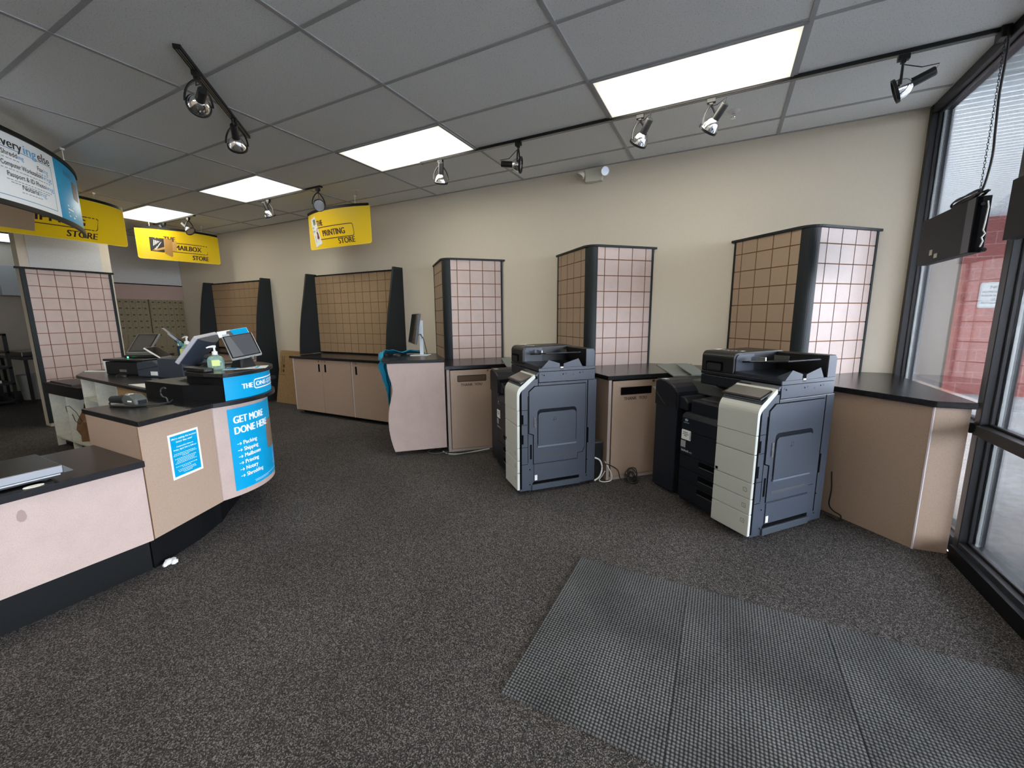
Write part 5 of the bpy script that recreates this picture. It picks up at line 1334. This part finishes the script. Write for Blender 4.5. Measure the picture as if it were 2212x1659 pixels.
# rear counter equipment
RZ = RT + .0295
rp_ = thing('document_printer', 'black flat-topped printer on the rear counter, beside the white cup', 'printer', (-5.6, -2.45, RZ))
TR = Matrix.Translation((-5.62, -2.50, RZ)) @ Matrix.Rotation(R(14), 4, 'Z')
MB(TR).box(-.25, -.16, 0, .25, .20, .130).build('printer_body', mat('printer_black', (.012, .013, .015), .4), rp_, bevel=.01)
MB(TR).box(-.26, -.17, .136, .27, .21, .158).build('printer_lid', mat('printer_lid_black', (.02, .021, .023), .3), rp_, bevel=.006)
MB(TR).box(-.06, -.164, .030, .02, -.158, .055).build('key_cluster', CHROME, rp_)
r2 = thing('receipt_printer', 'dark blue-grey receipt printer with a white sticker on the rear counter', 'printer', (-5.2, -2.5, RZ))
TR2 = Matrix.Translation((-5.20, -2.50, RZ)) @ Matrix.Rotation(R(12), 4, 'Z')
MB(TR2).prism([(-.14, 0), (.14, 0), (.14, .12), (.06, .16), (-.14, .135)], -.13, .18, ax='y').build('printer_body', DKBLUE, r2, bevel=.01)
MB(TR2).box(.04, -.1335, .018, .13, -.1305, .055).build('sticker', PAPER, r2)
MB(TR2).add([(-.14, -.1312, .06), (.14, -.1312, .105), (.14, -.1312, .109), (-.14, -.1312, .064)], [(0, 1, 2, 3)]).build('seam_line', GAP, r2)
tag(MB(Matrix.Translation((-4.86, -2.44, RZ)) @ Matrix.Rotation(R(8), 4, 'Z')).box(-.17, -.15, 0, .17, .20, .185).build('cash_box', DKBLUE, bevel=.008), 'dark blue-grey box holding the pen cup and second hand gel', 'box')
bz = RZ + .1855
pc = thing('pen_cup', 'dark mesh cup full of pens on the blue-grey box', 'pen cup', (-4.98, -2.40, bz))
T_ = Matrix.Translation((-4.98, -2.40, bz))
MB().lathe([(0, 0), (.042, 0), (.046, .105), (.043, .105), (.039, .004), (0, .004)], 18, T=T_, cap=False).build('cup', mat('dark_blue_mesh', (.01, .04, .07), .4), pc)
for i in range(8):
    q = i * .8; r_ = .024
    MB().tube([(-4.98 + r_ * .4 * math.cos(q), -2.40 + r_ * .4 * math.sin(q), bz + .006), (-4.98 + r_ * 1.6 * math.cos(q), -2.40 + r_ * 1.6 * math.sin(q), bz + .125 + .02 * (i % 3))], .007, 8).build('pen', mat('pen_%s' % ('lime', 'blue', 'white', 'teal')[i % 4], ((.35, .55, .02), (.02, .15, .35), (.7, .75, .75), (.02, .30, .35))[i % 4], .4), pc)
pump_bottle(-4.85, -2.42, bz, 1.25, 'tall clear hand gel pump bottle beside the pen cup', R(10), squat=False)
lp_ = thing('register_screen', 'silver-framed register touchscreen tilted toward the viewer, behind the printers', 'monitor', (-5.65, -2.25, RZ))
def tilt_screen(t, bl, br, tl, frame, disp, th=.02, m_in=.012):
    bl, br, tl = Vector(bl), Vector(br), Vector(tl)
    ex = br - bl; w_ = ex.length; ex.normalize(); ey = tl - bl; ey = ey - ex * ey.dot(ex); h_ = ey.length; ey.normalize(); ez = ex.cross(ey).normalized()
    T = Matrix((ex, ey, ez)).transposed().to_4x4(); T.translation = bl
    s_ = MB(T).box(0, 0, -th, w_, h_, 0).build('screen_body', frame, t, bevel=.003)
    MB(T).box(m_in * .4, m_in * .4, .0004, w_ - m_in * .4, h_ - m_in * .4, .0012).build('bezel', BLKM, s_)
    MB(T).box(m_in, m_in, .0014, w_ - m_in, h_ - m_in, .002).build('display', disp, s_)
    return T, w_, h_
T1, w1_, h1_ = tilt_screen(lp_, (-5.70, -2.579, 1.078), (-5.525, -2.463, 1.078), (-5.800, -2.420, 1.262), mat('silver_frame_b', (.30, .30, .29), .35, .2), mat('dull_screen', (.085, .078, .07), .25), m_in=.02)
MB(Matrix.Translation((-5.66, -2.44, 0)) @ Matrix.Rotation(R(34), 4, 'Z')).box(-.12, -.12, RZ + .162, .20, .12, RZ + .19).build('stand_base', BLKM, lp_, bevel=.006)
MB(Matrix.Translation((-5.60, -2.60, 0))).box(-.03, -.004, RZ + .165, -.005, .0, RZ + .178).build('status_light', mat('green_led', (.1, .8, .3), .4, emit=(.1, 1, .4), es=3), lp_)
kt = thing('payment_tablet', 'small black tablet leaning beside the receipt printer', 'tablet', (-5.35, -2.3, RZ + .15))
tilt_screen(kt, (-5.20, -2.50, 1.040), (-5.33, -2.35, 1.040), (-5.30, -2.58, 1.140), WHITE, SCREEN, .014)
rs = thing('rear_customer_screen', 'far customer display seen edge-on with a grey flyer on top', 'customer display', (-5.3, -2.2, RZ))
Tq, wq, hq = tilt_screen(rs, (-5.10, -2.33, 1.155), (-5.36, -2.20, 1.150), (-5.14, -2.43, 1.280), mat('grey_shell', (.20, .20, .20), .4), SCREEN, .02)
MB(Tq).box(0, hq, -.010, wq, hq + .07, -.008).build('flyer', mat('grey_flyer', (.30, .31, .30), .5), rs)
MB().tube([(-5.25, -2.33, 1.20), (-5.30, -2.22, 1.12), (-5.30, -2.18, RZ + .012)], [.018, .02, .03], 8).build('stand', BLKM, rs)
MB().lathe([(0, 0), (.09, 0), (.085, .012), (0, .014)], 20, T=Matrix.Translation((-5.30, -2.17, RZ))).build('stand_base', BLKM, rs)
cu_ = MB().lathe([(0, 0), (.030, 0), (.042, .115), (.040, .115), (.028, .004), (0, .004)], 20, T=Matrix.Translation((-6.27, -2.55, RZ)), cap=False).build('paper_cup', PAPER)
tag(cu_, 'white paper cup left of the black printer on the rear counter', 'cup')
tag(MB().prism([(-6.36, -2.72), (-6.12, -2.63), (-6.14, -2.59), (-6.38, -2.68)], RZ, RZ + .006).build('paper_sheet', PAPER), 'white paper strip lying left of the cup on the rear counter', 'paper')
tag(MB().lathe([(.0, .0), (.034, .0), (.032, .014), (.020, .026), (.0, .029)], 16, T=Matrix.Translation((-5.47, -2.72, RZ)) @ Matrix.Rotation(R(15), 4, 'Z') @ Matrix.Scale(1.8, 4, (1, 0, 0))).build('computer_mouse', BLKM), 'black mouse on the rear counter in front of the printers', 'mouse')
tag(MB().prism([(-4.75, -2.93), (-4.3, -2.95), (-4.25, -2.70), (-4.62, -2.76)], RZ, RZ + .003).build('paper_sheet', PAPER), 'cream paper sheet at the rear counter edge next to the riser', 'paper')

# ------------------------------------------------------------------ floor things
tl_x = [-.962, -.382, .198, .778, .935]
lab = ('ribbed grey mat tile nearest the service counter, left end of the row', 'second ribbed grey mat tile from the left end of the row', 'third ribbed grey mat tile from the left end of the row', 'cut narrow ribbed mat tile against the window wall')
for i in range(4):
    tag(MB().box(tl_x[i] + .001, -3.30, .0005, tl_x[i + 1] - .001, -2.325, .007).build('mat_tile', MATW), lab[i], 'floor mat', 'ribbed entrance mat tiles')
m = MB(); T_ = Matrix.Translation((-3.075, -3.455, .001))
for (dx, dy, s_) in ((0, 0, .022), (.022, .018, .018), (-.014, .026, .016), (.008, -.02, .014)):
    vs = []; n1, n2 = 8, 5
    for j in range(n2 + 1):
        for i in range(n1):
            q = R(i * 45); p = math.pi * j / n2; rr = s_ * (1 + .25 * math.sin(i * 2.7 + j * 3.1))
            vs.append((dx + rr * math.sin(p) * math.cos(q), dy + rr * math.sin(p) * math.sin(q), s_ * .8 - s_ * .8 * math.cos(p)))
    m.add(vs, [(j * n1 + i, j * n1 + (i + 1) % n1, (j + 1) * n1 + (i + 1) % n1, (j + 1) * n1 + i) for j in range(n2) for i in range(n1)], 0, False, T_)
tag(m.build('crumpled_tissue', PAPER), 'crumpled white tissue on the carpet by the black toe kick', 'tissue')

def cord(name, label, pts, r, mm, n=6, sub=4, parent=None):
    # Catmull-Rom through the points
    P = [Vector(p) for p in pts]; out = []
    for i in range(len(P) - 1):
        a = P[max(i - 1, 0)]; b = P[i]; c = P[i + 1]; d = P[min(i + 2, len(P) - 1)]
        for k in range(sub):
            t_ = k / sub
            out.append(.5 * ((2 * b) + (c - a) * t_ + (2 * a - 5 * b + 4 * c - d) * t_ * t_ + (3 * b - a - 3 * c + d) * t_ ** 3))
    out.append(P[-1])
    if parent is not None: return MB().tube(out, r, n).build(name, mm, parent)
    return tag(MB().tube(out, r, n).build(name, mm), label, 'cable')
cord('floor_cable', 'grey cords trailing under the kiosk and along the tan cabinet', [(-2.98, -1.03, .008), (-3.0, -1.20, .008), (-2.88, -1.22, .008), (-2.80, -1.15, .012), (-2.70, -1.19, .008), (-2.55, -1.02, .008), (-2.40, -.86, .010)], .006, MIDG)
cord('floor_cable', 'white cord loop on the floor between kiosk and copier', [(-2.86, -1.12, .007), (-2.76, -1.16, .007), (-2.64, -1.10, .007), (-2.52, -.92, .007), (-2.44, -.86, .02)], .005, WHITE)
rndp = random.Random(5)
tang = []
for i in range(34):
    q = i * 1.15; r_ = .03 + .042 * rndp.random()
    tang.append((-.925 + r_ * math.cos(q) * .9, -1.045 + r_ * math.sin(q) * .9, .012 + .10 * rndp.random() * (.5 + .5 * math.sin(q))))
cord('cable_tangle', 'tangled black cables on the floor beside the larger copier', tang, .0045, RUBBER)
cord('network_cable', 'black cable running from the power unit to the tangled cables', [(-1.17, -1.15, .16), (-1.10, -1.14, .155), (-1.04, -1.06, .09), (-1.01, -1.10, .04), (-.99, -1.10, .02)], .0045, RUBBER)
cord('white_cable', 'white looped cable at the foot of the middle cabinet', [(-1.13, -1.145, .18), (-1.10, -1.13, .12), (-1.075, -1.12, .06), (-1.08, -1.12, .01), (-1.13, -1.17, .006), (-1.17, -1.165, .012), (-1.15, -1.14, .05), (-1.13, -1.135, .09)], .004, WHITE)
ups = thing('power_unit', 'upright black power unit behind the smaller copier', 'power unit', (-1.235, -1.085, 0), R(-45))
TU = WM[ups.name]
MB(TU).box(-.055, -.045, .005, .055, .045, .33).build('case', BLKM, ups, bevel=.005)
MB(TU).box(-.05, -.04, .3305, .05, .04, .333).build('top_plate', STEEL, ups)
MB(TU).box(.02, -.047, .275, .04, -.0455, .29).build('button', WHITE, ups)
cord('white_plug_lead', 'thick white lead curling beside the black power unit', [(-1.205, -1.20, .22), (-1.165, -1.17, .19), (-1.150, -1.16, .12), (-1.165, -1.18, .05), (-1.20, -1.21, .02)], .007, WHITE)
cord('power_cord', 'black cord hanging behind the larger copier by the brown cabinet side', [(.405, -1.165, .36), (.425, -1.12, .22), (.43, -1.08, .10), (.46, -1.07, .05), (.50, -1.09, .03), (.48, -1.13, .008), (.43, -1.10, .02), (.42, -1.07, .008)], .0045, RUBBER, parent=cpr)

# ------------------------------------------------------------------ window sign seen from behind
ls = thing('window_sign', 'black back of a lit window sign hanging by a chain', 'window sign', (.94, -.78, 1.74))
MB().box(.900, -1.135, 1.742, .962, -.42, 2.045).build('sign_case', mat('sign_black', (.010, .010, .011), .5, 0, .15), ls, bevel=.003)
MB().box(.8985, -1.131, 1.746, .900, -1.045, 2.041).build('end_panel', mat('sign_dark_blue', (.010, .016, .022), .35), ls)
MB().box(.905, -1.1375, 1.745, .925, -1.1352, 2.040).build('end_seam', GAP, ls)
MB().box(.8975, -.74, 1.765, .8998, -.695, 1.792).box(.8975, -.66, 1.79, .8998, -.62, 1.825).build('sticker', mat('worn_sticker', (.45, .42, .36), .6), ls)
MB().lathe([(0, 0), (.010, 0), (.010, .010), (0, .010)], 14, T=Matrix.Translation((.925, -1.137, 2.00)) @ Matrix.Rotation(R(90), 4, 'X')).build('socket', BLKM, ls)
MB().lathe([(0, 0), (.011, 0), (.011, .02), (0, .02)], 14, T=Matrix.Translation((.955, -1.136, 1.752)) @ Matrix.Rotation(R(90), 4, 'X')).build('foot_knob', BLKM, ls)
MB().tube([(.945, -1.138, 2.015), (.948, -1.145, 1.98), (.946, -1.142, 1.90), (.943, -1.142, 1.86), (.952, -1.146, 1.84), (.940, -1.146, 1.82), (.948, -1.144, 1.80), (.942, -1.14, 1.77)], .0035, 6).build('pull_string', WHITE, ls)
# link chain up to the ceiling
chm = MB(); p0 = Vector((.935, -1.06, 2.05)); p1 = Vector((.962, -.985, CZ - .004)); nl = 54
for i in range(nl):
    f = (i + .5) / nl; c = p0.lerp(p1, f); hl = (p1 - p0).length / nl * .68
    ax = Vector((1, 0, 0)) if i % 2 else Vector((0, 1, 0))
    chm.tube([c + Vector((0, 0, 1)) * hl * math.cos(q) + ax * .0045 * math.sin(q) for q in [R(k * 45) for k in range(8)]], .0013, 5, cyc=True)
tag(chm.build('hanging_chain', BLKM), 'thin black link chain from the ceiling to the window sign', 'chain')
cord('sign_cord', 'black power cord running down beside the chain to the window sign', [(.955, -1.02, 2.925), (.955, -1.045, 2.80), (.95, -1.05, 2.60), (.945, -1.085, 2.40), (.94, -1.115, 2.25), (.935, -1.10, 2.12), (.93, -1.07, 2.07), (.92, -1.0, 2.052)], .0055, RUBBER)
bl = []
for i in range(40):
    q = i * .314 * 2
    bl.append((.925 + .020 * math.sin(q * .5 + .3), -.95 + (.19 + .02 * math.sin(i)) * math.cos(q), 2.066 + .014 * math.sin(q) + .004 * (i % 3)))
cord('cord_bundle', 'looped bundle of black cord lying on top of the window sign', bl, .005, RUBBER, sub=3)
w2 = thing('window_sign', 'second black window sign cut off by the right edge', 'window sign', (.94, -2.0, 1.74))
MB().box(.905, -2.5, 1.76, .962, -1.44, 2.045).build('sign_case', bpy.data.materials['sign_black'], w2, bevel=.003)
MB().tube([(.94, -1.6, 2.045), (.94, -1.6, CZ - .003)], .002, 5).build('hanging_wire', BLKM, w2); MB().tube([(.94, -2.3, 2.045), (.94, -2.3, CZ - .003)], .002, 5).build('hanging_wire', BLKM, w2)
cb = MB().box(.93, -1.02, CZ - .06, .972, -.95, CZ - .0005).build('junction_box', BLKM, bevel=.004)
tag(cb, 'small black junction box where the long rail meets the window', 'electrical box')
